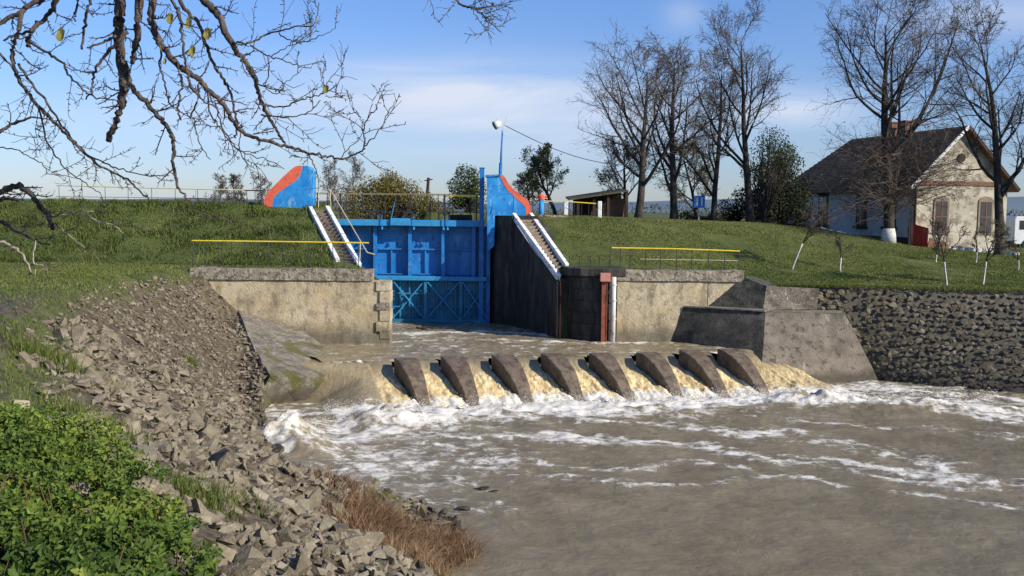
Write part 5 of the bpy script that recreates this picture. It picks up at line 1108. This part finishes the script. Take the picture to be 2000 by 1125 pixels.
b = gbase(1085, 54); bare_tree('small leafy apple tree between the right fin and the shed', b, hgt_(1080, 300, 54, b), .12, fork=.25, lfac=.62, nl=12, name='apple_tree', leafy='oliveleaf', nleaf=3600, leafsize=.085, ang=.95, wob=.10)
b = gbase(1035, 60); bare_tree('low dark orchard tree just behind the right fin', b, hgt_(1035, 345, 60, b), .10, fork=.25, lfac=.65, nl=10, name='orchard_tree', leafy='oliveleaf', nleaf=1600, leafsize=.1, ang=.95, dens=.8)
b = gbase(1220, 55); bare_tree('spreading tree with late leaves behind the shed', b, hgt_(1200, 290, 55, b), .12, fork=.2, lfac=.6, nl=12, name='orchard_tree', leafy='oliveleaf', nleaf=1800, leafsize=.08, ang=.9)
b = gbase(1360, 58); bare_tree('shrubby tree with late leaves behind the blue sign', b, hgt_(1360, 290, 58, b), .12, fork=.1, lfac=.6, nl=14, name='orchard_tree', leafy='oliveleaf', nleaf=2600, leafsize=.085, ang=.9)
# young trees on the right slope
SG = 'young whitewashed orchard trees on the grass'
for px, py, top, y, lean, lab in [(1546, 531, 395, 40.5, .18, 'young tree with leaning white stem, leftmost on the right slope'), (1641, 532, 455, 40.5, .05, 'short young tree standing alone below the limestone edge'), (1827, 515, 470, 43, .12, 'thin pale leaning sapling right of the red door'), (1851, 549, 440, 38.2, -.02, 'bushy young tree nearest the rubble wall, left of two'), (1921, 546, 440, 38.4, .03, 'bushy young tree nearest the rubble wall, right of two'), (1905, 518, 450, 43, .08, 'thin sapling before the gable window'), (1988, 527, 470, 42, .10, 'sapling with a white stem at the right edge')]:
    p = PY(px, py, y); b = np.array((p[0], y, Hs(p[0], y))); hh_ = max(1.0, hgt_(px, top, y, b))
    big_ = lab.startswith('bushy') or lab.startswith('young')
    t = bare_tree(lab, b, hh_, .034, fork=.42, lfac=.42 if not big_ else .5, nl=9 if big_ else 5, lean=(lean, 0), name='sapling', leafy='brownleaf', nleaf=500 if big_ else 40, leafsize=.05, dens=.62 if big_ else .5, group=SG, ang=.8, wob=.07)
    

# ------------------------------------------------------------ overhanging tree in the foreground
RNG = np.random.default_rng(21)
OT = thing('overhanging_tree', 'gnarled bare branches hanging into the picture at the upper left', 'tree', (-3.6, 4.3, 4.0))
D0 = 4.6
BR = [  # points px, start radius px, end radius px, depth, pale
 ([(240,-150),(236,-40),(234,20),(232,60),(235,110),(239,150),(240,185),(235,210),(224,245),(212,276)],14,6.5,4.6,0),
 ([(285,-140),(274,-30),(271,30),(266,75),(261,105),(258,123)],11,5,4.55,0),
 ([(300,-140),(300,-30),(295,20),(297,48),(310,80),(330,108),(355,133),(380,152),(405,172),(425,192),(443,215),(456,238),(472,258),(500,270),(540,280),(575,290),(610,300),(640,306),(664,311)],9,2.2,4.5,0),
 ([(350,-150),(385,-20),(410,12),(430,35),(440,62),(455,90),(468,108),(485,130),(498,152),(505,180),(514,208),(527,232),(541,256),(556,278)],9,2.6,4.7,0),
 ([(320,-100),(336,0),(350,22),(354,60),(360,100),(365,140),(376,172),(396,195),(420,210)],4,1.6,4.4,0),
 ([(330,-60),(360,15),(385,40),(400,78),(411,112),(430,145),(446,172),(456,207),(463,245),(460,270)],5,2,4.6,0),
 ([(230,-100),(110,-20),(60,10),(38,24),(0,45),(-30,60)],7,4,4.8,0),
 ([(42,22),(36,60),(26,92),(25,122),(36,152),(58,186),(86,220),(120,250),(147,281),(187,318),(227,341),(261,360),(293,393)],5.5,1.6,4.8,0),
 ([(36,124),(62,166),(92,200),(116,240),(142,272),(168,300),(200,316),(232,330),(272,342),(330,343)],3,1.2,4.7,0),
 ([(58,186),(78,215),(88,262),(104,300),(132,332),(162,356),(196,376)],2.4,1,4.85,0),
 ([(150,-80),(110,0),(92,30),(66,54),(40,65),(8,79)],7,2.2,4.6,0),
 ([(72,42),(58,68),(53,90)],5,4,4.6,0),
 ([(56,80),(85,100),(118,120),(138,150),(162,174),(186,190),(232,197)],3.4,1.4,4.6,0),
 ([(250,62),(226,86),(205,110),(189,132),(183,156),(179,178),(168,194)],4.5,1.6,4.3,0),
 ([(226,70),(200,82),(171,93)],3.2,2.4,4.5,0),
 ([(190,-60),(176,0),(169,30),(165,60),(160,97)],4,2.6,4.5,0),
 ([(160,-60),(152,0),(146,30),(147,42)],3.5,2,4.5,0),
 ([(243,120),(251,152),(266,182),(288,204),(312,228),(331,256),(341,290),(337,312),(342,340),(347,368)],7,3,4.5,0),
 ([(347,366),(364,384),(378,402),(420,421),(478,446)],2.6,.8,4.5,0),
 ([(300,74),(315,96),(312,126),(322,160),(330,200),(346,216),(376,232),(385,262),(395,290),(411,312)],2.6,1,4.4,0),
 ([(-40,80),(0,105),(20,125),(38,152)],3,2,4.7,0),
 ([(-60,300),(0,258),(22,244),(60,230),(92,232)],5,1.4,5.2,0),
 ([(352,145),(354,180),(348,212),(353,235)],3,2,4.5,0),
 ([(390,160),(385,200),(372,232)],3,1.4,4.5,0),
 ([(462,82),(490,85),(515,70),(545,60),(580,52),(612,48),(620,22),(622,5)],2.6,.9,4.7,0),
 ([(545,64),(570,80),(600,80),(625,69),(656,55)],1.6,.8,4.7,0),
 ([(488,88),(515,105),(530,112),(560,120),(590,131),(609,130)],2,.8,4.7,0),
 ([(530,112),(560,90),(582,76)],1.4,.8,4.7,0),
 ([(523,112),(526,150),(515,166),(540,182),(560,160),(590,134)],1.6,.8,4.6,0),
 ([(500,200),(525,206),(552,208),(582,196),(612,189),(636,180),(657,165)],2.2,1,4.5,0),
 ([(510,224),(540,228),(566,230),(592,224),(614,208),(626,196)],2,.9,4.6,0),
 ([(634,182),(627,160),(627,136)],1,.7,4.5,0),
 ([(636,188),(660,190),(672,186)],1,.7,4.5,0),
 ([(664,311),(700,300),(711,286),(711,258),(712,242),(722,225),(736,214),(733,204)],2.2,.8,4.5,0),
 ([(711,286),(735,262),(755,226),(770,198)],1.5,.8,4.5,0),
 ([(711,244),(703,230),(694,214)],1,.7,4.5,0),
 ([(662,311),(682,290),(702,270),(712,250)],1.3,.8,4.5,0),
 ([(604,300),(612,322),(622,344)],1.8,1,4.5,0),
 ([(420,200),(432,240),(450,275),(480,300),(520,312),(555,330)],2,.8,4.6,0),
 ([(404,170),(410,215),(430,250),(462,290),(500,300)],2,.9,4.6,0),
 ([(470,258),(466,290),(480,316),(498,330)],1.6,.8,4.5,0),
 ([(-80,400),(-20,385),(20,366),(45,366),(68,388),(90,415),(103,438),(102,446)],8,4.5,5.0,0),
 ([(-60,420),(0,390),(20,388),(40,394)],6,2.5,5.0,0),
 ([(-80,400),(0,430),(26,448),(50,460),(76,474),(98,478)],5,1.6,5.0,0),
 ([(-60,455),(0,472),(26,482),(46,500),(56,522),(62,541)],4.5,1.6,4.9,1),
 ([(70,470),(65,500),(68,540)],2.2,1.2,4.9,1), ([(60,518),(78,516),(90,528),(92,537)],2,1,4.9,1),
 ([(108,422),(145,415),(165,412),(190,414)],2.4,.8,5.0,1), ([(168,418),(190,432),(222,440),(243,458)],2.2,.9,5.0,1), ([(112,440),(136,460),(160,480),(166,494)],1.6,.7,5.0,1), ([(103,446),(88,438),(66,440)],1.6,.8,5.0,0),
 ([(0,288),(30,292),(60,308),(85,322),(92,338),(120,342),(150,348)],1.6,.7,5.1,0),
 ([(760,-200),(820,-60),(870,-12),(905,10),(925,18),(945,30),(960,46),(979,63)],3.5,1,4.4,0),
 ([(905,10),(935,17),(955,20)],1.3,.8,4.4,0), ([(925,18),(934,38)],1,.7,4.4,0), ([(950,36),(955,60)],1,.7,4.4,0), ([(930,-40),(945,0),(958,26)],1,.7,4.4,0),
]
Ps = []; 
for pts, r0, r1, dep, pale in BR:
    n = len(pts); dj = np.cumsum(RNG.normal(size=n)*.035)
    P3 = np.array([PY(a, b, dep+dj[i]-dj[0]*0) for i, (a, b) in enumerate(pts)])
    P3 = catmull(P3, 5); k = len(P3); P3[1:-1] += RNG.normal(size=(k-2, 3))*.0035
    f = np.linspace(0, 1, k); rr = (r0*(1-f)+r1*f)*dep/FPX*.86; rr = rr*(1+.06*RNG.normal(size=k)*(rr > .008))
    V, F = tubes([(P3[None], rr[None])], [9 if r0 > 4 else 6]); ns = 9 if r0 > 4 else 6
    m_ = MB(); m_.add(V, F.tolist()); m_.f += [tuple(range(ns))[::-1], tuple(range((k-1)*ns, k*ns))]
    m_.build('branch', M['palebark'] if pale else M['nearbark'], OT, smooth=True)
    idx = np.linspace(0, k-1, 9).astype(int); Ps.append((P3[idx], rr[idx], r0, pale, np.linalg.norm(np.diff(P3, axis=0), axis=1).sum()))
tw1 = []
for P3, rr, r0, pale, ln in Ps:
    nch = max(2, int(ln*(11.0 if not pale else 3))); g1 = grow(P3[None], np.minimum(rr, .010)[None], nch, .12, .0, .85, 5, up=.10, wob=.22, rfac=.45, rmin=.0019, plen=np.array([0.]))
    # own length so that spurs stay short
    g1 = grow(P3[None], np.minimum(rr, .009)[None], nch, .12, 1, .85, 5, up=.10, wob=.22, rfac=.42, rmin=.0019, tip=.5, plen=np.array([.23 if r0 < 4 else .17]))
    tw1.append(g1)
A = np.concatenate([g[0] for g in tw1]); B_ = np.concatenate([g[1] for g in tw1]); 
A2 = grow(A, B_, 3, .25, .5, .8, 4, up=.08, wob=.25, rfac=.7, rmin=.0016, tip=.6)
A3 = grow(A, B_, 5, .1, .12, 1.1, 2, up=.1, wob=.1, rfac=1.0, rmin=.0022, tip=.8)
V, F = tubes([(A, B_), A2, A3], [4, 3, 4]); np_mesh('twigs', V, F, M['nearbark'], OT, kind='stuff')
# trunk and limbs outside the frame
tr = np.array([(-3.6, 4.2, 3.9), (-3.55, 4.25, 5.0), (-3.4, 4.3, 6.2), (-3.2, 4.4, 7.2), (-2.8, 4.4, 8.0)]); tr = catmull(tr, 4); k = len(tr)
V, F = tubes([(tr[None], np.linspace(.26, .12, k)[None])], [12]); np_mesh('trunk', V, F, M['nearbark'], OT, smooth=True)
for pts, r in (([(-3.3, 4.35, 6.9), PY(-150, -320, 4.7), PY(60, -260, 4.65), PY(240, -170, 4.6), PY(330, -150, 4.5), PY(520, -230, 4.45), PY(770, -210, 4.4)], .06), ([(-3.5, 4.3, 5.6), PY(-260, 330, 4.8), PY(-80, 395, 5.0)], .045), ([(-3.4, 4.3, 6.3), PY(-300, 120, 4.7), PY(-40, 80, 4.7)], .03), ([(-3.4, 4.3, 6.0), PY(-220, 320, 5), PY(-60, 298, 5.2)], .025), ([(-3.3, 4.3, 6.8), PY(-200, 20, 4.8), PY(-30, 60, 4.8)], .03), ([(-3.5, 4.3, 5.4), PY(-260, 420, 4.8), PY(-60, 455, 4.9)], .03)):
    q = catmull(pts, 5); k = len(q); V, F = tubes([(q[None], np.linspace(r, r*.5, k)[None])], [9]); np_mesh('limb', V, F, M['nearbark'], OT, smooth=True)
for px, py, s in ((118, 68, 11), (332, 36, 9), (368, 46, 9), (405, 66, 10), (375, 100, 9), (637, 174, 7), (322, 120, 5)):
    c = PY(px, py, 4.45); k = 9; m_ = MB(); ang = random.uniform(0, 6); s_m = s*4.45/FPX
    ring = [(math.cos(q)*s_m*(1.15 if i % 2 else .85)*.8, math.sin(q)*.35*s_m*random.uniform(.6, 1.2), math.sin(q)*s_m*1.25) for i, q in enumerate(np.linspace(0, 2*math.pi, k, endpoint=False))]
    vs = [c+np.array(v) for v in ring]+[c+np.array((0, .012, 0))]; m_.add(vs, [(i, (i+1) % k, k) for i in range(k)]); m_.build('leaf', M['yleaf'], OT)
    MB().tube([c+np.array((0, 0, s_m*1.1)), c+np.array((.004, 0, s_m*2.2))], .0012, 4).build('leaf_stalk', M['nearbark'], OT)

# ------------------------------------------------------------ foreground bush
RNG = np.random.default_rng(33)
bb = []
for px in range(-110, 370, 46):
    top = np.interp(px, [-110, 0, 70, 120, 180, 250, 290, 330, 380], [800, 800, 805, 822, 872, 925, 985, 1040, 1120])
    for py in np.arange(top+52, 1230, 62): bb.append((px+RNG.uniform(-12, 12), py+RNG.uniform(-10, 10)))
FB = thing('leafy_bush', 'bright green leafy bush filling the lower left corner', 'bush', (-3.9, 7.0, 3.7))
Cc_ = []; 
bbw = []
for px, py in bb:
    c = PT(px, py+24)+np.array((0, 0, .10+RNG.uniform(-.04, .07))); bbw.append(c); r_ = 70/FPX*c[1]*RNG.uniform(.9, 1.25); k = int(56000*(r_**2)/3.2)+60; d = RNG.normal(size=(k, 3)); d /= np.linalg.norm(d, axis=1, keepdims=True)
    lump = .78+.45*fbm(d[:, 0]*2.6+px, d[:, 2]*2.6+d[:, 1]*1.7+py, 3, 2)
    Cc_.append(c+d*(r_*lump*(.45+.6*RNG.random(k)**.5))[:, None])
Cc_ = np.concatenate(Cc_); hole = fbm(Cc_[:, 0]*5+Cc_[:, 1]*2, Cc_[:, 2]*5+Cc_[:, 1]*3, 3, 12) > .45; Cc_ = Cc_[hole]
Cc_ = Cc_[Cc_[:, 2] > H(Cc_[:, 0], Cc_[:, 1])-.05]
n = len(Cc_)
# leaves mostly face up and outward
def facing(n, spread=.8):
    nrm = RNG.normal(size=(n, 3))*spread+np.array((.25, -.35, .9)); nrm /= np.linalg.norm(nrm, axis=1, keepdims=True)
    a = np.cross(nrm, RNG.normal(size=(n, 3))); a /= np.linalg.norm(a, axis=1, keepdims=True); b = np.cross(nrm, a); return np.stack([a, b, nrm], 2)
rn = np.clip(.15+.7*fbm(Cc_[:, 0]*3, Cc_[:, 2]*3+Cc_[:, 1], 3, 5)+(RNG.random(n)-.5)*.45, 0, 1)
d_ = np.linalg.norm(Cc_-np.array((0, 0, 6.)), axis=1); order = np.argsort(d_); px_ = Cc_[order, 0]/Cc_[order, 1]*FPX+1000
front = order[(px_ > 0)][:300]; msk = np.ones(n, bool); msk[front] = False
leaves(Cc_[msk], RNG.uniform(.022, .052, n)[msk], tilt=facing(n)[msk], mat=M['bushleaf'], name='leaves', parent=FB, elong=1.5, rnd=rn[msk], kind='stuff')
lmesh = []
for k in range(6):
    me = bpy.data.meshes.new('leaf'); s5 = [(0, 0, 0), (.25, -.3, .08), (.45, -.22, .05), (.7, -.28, .1), (1, 0, -.02), (.7, .28, .1), (.45, .22, .05), (.25, .3, .08), (.5, 0, -.03)]
    me.from_pydata([(a*1.2, b*1.3, c) for a, b, c in s5], [], [(i, (i+1) % 8, 8) for i in range(8)]); at = me.attributes.new('rnd', 'FLOAT', 'POINT'); at.data.foreach_set('value', np.full(9, .35+.1*k, np.float32)); me.materials.append(M['bushleaf']); me.update(); lmesh.append(me)
fc = facing(300)
for j, i in enumerate(front):
    o = bpy.data.objects.new('leaf', lmesh[j % 6]); C.objects.link(o); o.parent = FB; mt = Matrix([list(r) for r in fc[j]]).to_4x4() @ Matrix.Diagonal((*[float(RNG.uniform(.038, .056))]*3, 1)); mt.translation = Vector([float(v) for v in Cc_[i]])-FB.location; o.matrix_local = mt
Ls = []
for c in bbw:
    for q in range(6):
        e = c+RNG.normal(size=3)*.12; b0_ = np.array((c[0]+RNG.normal()*.1, c[1]+RNG.normal()*.1, Hs(c[0], c[1])-.05)); Ls.append(catmull([b0_, (b0_+e)/2+RNG.normal(size=3)*.05, e], 4))
A = np.array(Ls); rr = np.linspace(.007, .0025, A.shape[1])[None].repeat(len(A), 0); V, F = tubes([(A, rr)], [4]); np_mesh('stems', V, F, pmat('reddish_stems', [(.09, .04, .02), (.14, .08, .04)], 9, bump=0), FB, kind='stuff')

# ------------------------------------------------------------ dry tussocks, weeds, grass
def blades(name, cx, cy, cz, h, w, spread, mat, rnd, lean=None, parent=None, **k):
    n = len(cx); a = RNG.uniform(0, 2*math.pi, n); L_ = RNG.normal(size=(n, 2))*spread
    if lean is not None: L_ = L_+lean
    dx, dy = np.cos(a)*w, np.sin(a)*w
    p0 = np.stack([cx-dx, cy-dy, cz], -1); p1 = np.stack([cx+dx, cy+dy, cz], -1); mid = np.stack([cx+L_[:, 0]*h*.4, cy+L_[:, 1]*h*.4, cz+h*.6], -1)
    m0 = mid-np.stack([dx*.7, dy*.7, dx*0], -1); m1 = mid+np.stack([dx*.7, dy*.7, dx*0], -1)
    tp = np.stack([cx+L_[:, 0]*h, cy+L_[:, 1]*h, cz+h*(1-.25*np.hypot(L_[:, 0], L_[:, 1]).clip(0, 1.5))], -1)
    V = np.stack([p0, p1, m1, m0, tp], 1).reshape(-1, 3); I = np.arange(n)*5
    F = np.concatenate([np.stack([I, I+1, I+2], -1), np.stack([I, I+2, I+3], -1), np.stack([I+3, I+2, I+4], -1)])
    return np_mesh(name, V, F, mat, parent, attrs={'rnd': np.repeat(np.clip(rnd, 0, 1), 5)}, **k)
for px, py, r_, n, h, lab in [(760, 1085, .75, 4200, .42, 'rust brown dry grass clump in the middle of the near shore'), (880, 1060, .36, 2000, .5, 'rust brown dry clump at the water edge, rightmost'), (660, 1030, .5, 1700, .3, 'thin dry brown clump among the stones, leftmost'), (800, 1130, .5, 1900, .42, 'straw coloured dry clump at the bottom edge of the picture')]:
    p = PZ(px, py, .25); RNG = np.random.default_rng(px)
    gx_ = p[0]+RNG.normal(size=n)*r_*.5; gy_ = p[1]+RNG.normal(size=n)*r_*.55; gz = np.maximum(H(gx_, gy_), -.1)
    t = thing('dry_tussock', lab, 'dry grass', (p[0], p[1], max(0, Hs(p[0], p[1]))), 'dry brown clumps at the near shore')
    blades('stalks', gx_, gy_, gz, h*RNG.uniform(.3, 1.25, n), RNG.uniform(.003, .008, n), .6, M['dry'], lean=np.stack([fbm(gx_*4, gy_*4, 2, 3)-.5, fbm(gx_*4, gy_*4, 2, 8)-.5], -1)*2.4, rnd=RNG.random(n)*.8+(.2 if 'straw' in lab else 0), parent=t, kind='stuff')
RNG = np.random.default_rng(91)
p = PZ(750, 1030, .2); n = 500; gx_ = p[0]+RNG.normal(size=n)*.2; gy_ = p[1]+RNG.normal(size=n)*.2
t = thing('grass_tuft', 'small green tuft among the dry clumps by the water', 'grass', (p[0], p[1], .1)); blades('tuft', gx_, gy_, np.maximum(H(gx_, gy_), -.05), RNG.uniform(.08, .22, n), .005, .4, M['grass'], RNG.random(n)*.5+.3, parent=t, kind='stuff')
# weeds on the stones at left
for px, py, r_, n, h, z_, lab in [(100, 745, .3, 350, .5, 3.4, 'tall thin blue-green weed on the left bank'), (150, 745, .5, 900, .3, 3.2, 'low weed patch beside the tall weed'), (372, 622, .16, 260, .25, 3.0, 'small green weed on the upper stones near the slab'), (60, 690, .5, 700, .25, 3.7, 'mossy weed patch near the left edge'), (200, 850, .55, 700, .25, 3.2, 'weed patch just above the leafy bush'), (390, 1110, .35, 700, .25, 2.3, 'thin weeds right of the leafy bush'), (480, 1100, .4, 300, .2, 2.0, 'sparse weeds between near stones')]:
    p = PZ(px, py, z_); RNG = np.random.default_rng(px+py); gx_ = p[0]+RNG.normal(size=n)*r_*.5; gy_ = p[1]+RNG.normal(size=n)*r_*.8
    t = thing('weed', lab, 'weed', (p[0], p[1], Hs(p[0], p[1]))); blades('stalks', gx_, gy_, H(gx_, gy_)-.02, h*RNG.uniform(.4, 1.1, n), .006, .35, M['grass'], RNG.random(n)*.6+.15, parent=t, kind='stuff')
p = PZ(42, 790, 3.9); RNG = np.random.default_rng(3)
t = thing('pale_rock', 'pale yellowish rock lying at the top of the leafy bush', 'rock', p); V_, F_ = HULLS[3]; MB().add([v*np.array((.13, .12, .10))+p for v in V_], F_.tolist()).build('rock_body', M['palerock'], t)

for px, py, sc_, lab in ((938, 950, .16, 'dark rock breaking the foam in front of the weir'), (962, 957, .10, 'small dark rock right beside the larger one in the foam'), (905, 993, .12, 'dark rock at the tip of the stony shore'), (800, 985, .13, 'dark wet rock in the shallows above the dry clumps')):
    p = PZ(px, py, .03); t = thing('wet_rock', lab, 'rock', p); V_, F_ = HULLS[(px) % 12]; MB().add([v*np.array((1.5, .9, .6))*sc_+p for v in V_], F_.tolist()).build('rock_body', M['dstone'], t)
p = PZ(822, 643, 1.0); RNG = np.random.default_rng(8); t = thing('driftwood', 'tangle of dark sticks caught at the foot of the lower gate', 'driftwood', p)
for q in range(16):
    a = p+RNG.normal(size=3)*np.array((.45, .2, .04)); th = RNG.normal()*.5; L_ = RNG.uniform(.3, .8); d = np.array((math.cos(th), math.sin(th)*.5, RNG.normal()*.15))*L_/2
    MB().tube([a-d, a+RNG.normal(size=3)*.03, a+d], [.03, .035, .015], 6).build('stick', M['bark'], t)
for px, py, n, lab in ((520, 470, 20, 'dry pale stalks standing on the left dike near the stairs'), (500, 430, 20, 'few dry stalks high on the left dike'), (300, 450, 20, 'scattered dry stalks on the left dike below the branches'), (200, 500, 20, 'dry stalks low on the left dike'), (420, 500, 20, 'dry stalks behind the left end of the yellow rail')):
    p = PT(px, py); gx_ = p[0]+RNG.normal(size=n)*.7; gy_ = p[1]+RNG.normal(size=n)*.7; t = thing('dry_stalks', lab, 'dry grass', p)
    blades('stalks', gx_, gy_, H(gx_, gy_)-.02, RNG.uniform(.2, .7, n), .005, .5, M['dry'], RNG.random(n)*.5+.5, parent=t, kind='stuff')
RNG = np.random.default_rng(55)
def field(n, x0, x1, y0, y1, side):
    x = RNG.uniform(x0, x1, n); y = RNG.uniform(y0, y1, n); z, d, inw, lf, u, ins = H(x, y, True)
    ok = (~inw) & (z > 2.9) & (lf if side == 'l' else ~lf) & (d < RNG.random(n)*1.1)
    px = x/y*FPX+1000; ok &= (px > -60) & (px < 2060)
    return x[ok], y[ok], z[ok]
def near_line(x, y, a, b, w):
    return pdist(x, y, [a, b]) < w
st1 = ((PY(621, 408, 42.4)[0], 42.4), (PY(681, 516, 37.1)[0], 37.1)); st2 = ((PY(1019, 420, 42.4)[0], 42.4), (PY(1099, 531, 37.9)[0], 37.9))
X_ = []; 
x, y, z = field(260000, -27, -2.5, 5, 46.5, 'l'); k = ~(near_line(x, y, *st1, .46)) & ~((y > 35.3) & (y < 36.1) & (x > -11.6)) & ~((x > np.interp(y, [36, 37, 42.4, 44.5], [-4.9, -5.9, -8.3, -8.5]))); x, y, z = x[k], y[k], z[k]
dk = (y > 36.5); cl_ = fbm(x*1.3, y*1.3, 3, 15); h = np.where(dk, .06+.26*np.clip(cl_-.40, 0, 1)*2.2, .05+.04*cl_)*RNG.uniform(.6, 1.3, len(x))
rn = np.where(dk, -.06+.75*fbm(x*.8, y*.8, 4, 17), .30+.5*fbm(x*.6, y*.6, 3, 18))+(RNG.random(len(x))-.5)*.35+(RNG.random(len(x)) < .03)*.4
blades('grass', x, y, z-.01, h, np.interp(y, [17, 45], [.010, .02]), .45, M['grass'], rn, kind='stuff', label='green weedy grass on the left dike and berm')
x, y, z = field(265000, 1.2, 38, 35.4, 53, 'r'); k = ~(near_line(x, y, *st2, .45)) & ~((x < 4.6) & (y < 38.9)) & ~((x < np.interp(y, [37.5, 44], [2.8, .9]))); x, y, z = x[k], y[k], z[k]
cl_ = fbm(x*.9, y*.9, 3, 19); low = sstep(.25, -.1, z-3.5)
h = (.025+.055*cl_)*RNG.uniform(.6, 1.4, len(x)); h = h*(1-.6*sstep(.58, .72, fbm(x*.5+9, y*.9, 3, 27))); rn = .22+.75*fbm(x*.35, y*.6, 4, 23)+.35*sstep(.58, .72, fbm(x*.5+9, y*.9, 3, 27))-.0+(RNG.random(len(x))-.5)*.35-.12*low+(RNG.random(len(x)) < .05)*.3
blades('grass', x, y, z-.01, h, .018, .5, M['grass'], rn, kind='stuff', label='short olive grass on the right embankment')
# grass overhanging the rubble wall top
n = 9000; a = RNG.uniform(0, 3, n); pts = np.array([rvp(q, 1.0) for q in a]); off = RNG.uniform(-.12, .9, n)
blades('grass', pts[:, 0]+off*.3, pts[:, 1]+off*.8, pts[:, 2]+.0, RNG.uniform(.06, .16, n), .016, .6, M['grass'], RNG.random(n)*.5+.3, lean=np.array((-.1, -.5)), kind='stuff', label='grass fringe along the top of the rubble wall')
# low far-off tree belt
RNG = np.random.default_rng(77)
n = 9000; x = RNG.uniform(-900, 900, n); y = 820+RNG.normal(size=n)*25; hmax = 2+9*fbm(x*.012, x*0, 4, 29)*(.3+.7*(x > 60)); z = 3.9+RNG.random(n)*hmax
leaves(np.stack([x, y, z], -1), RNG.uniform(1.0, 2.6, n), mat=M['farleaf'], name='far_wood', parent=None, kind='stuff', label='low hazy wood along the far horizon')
print('objects', len(bpy.data.objects))
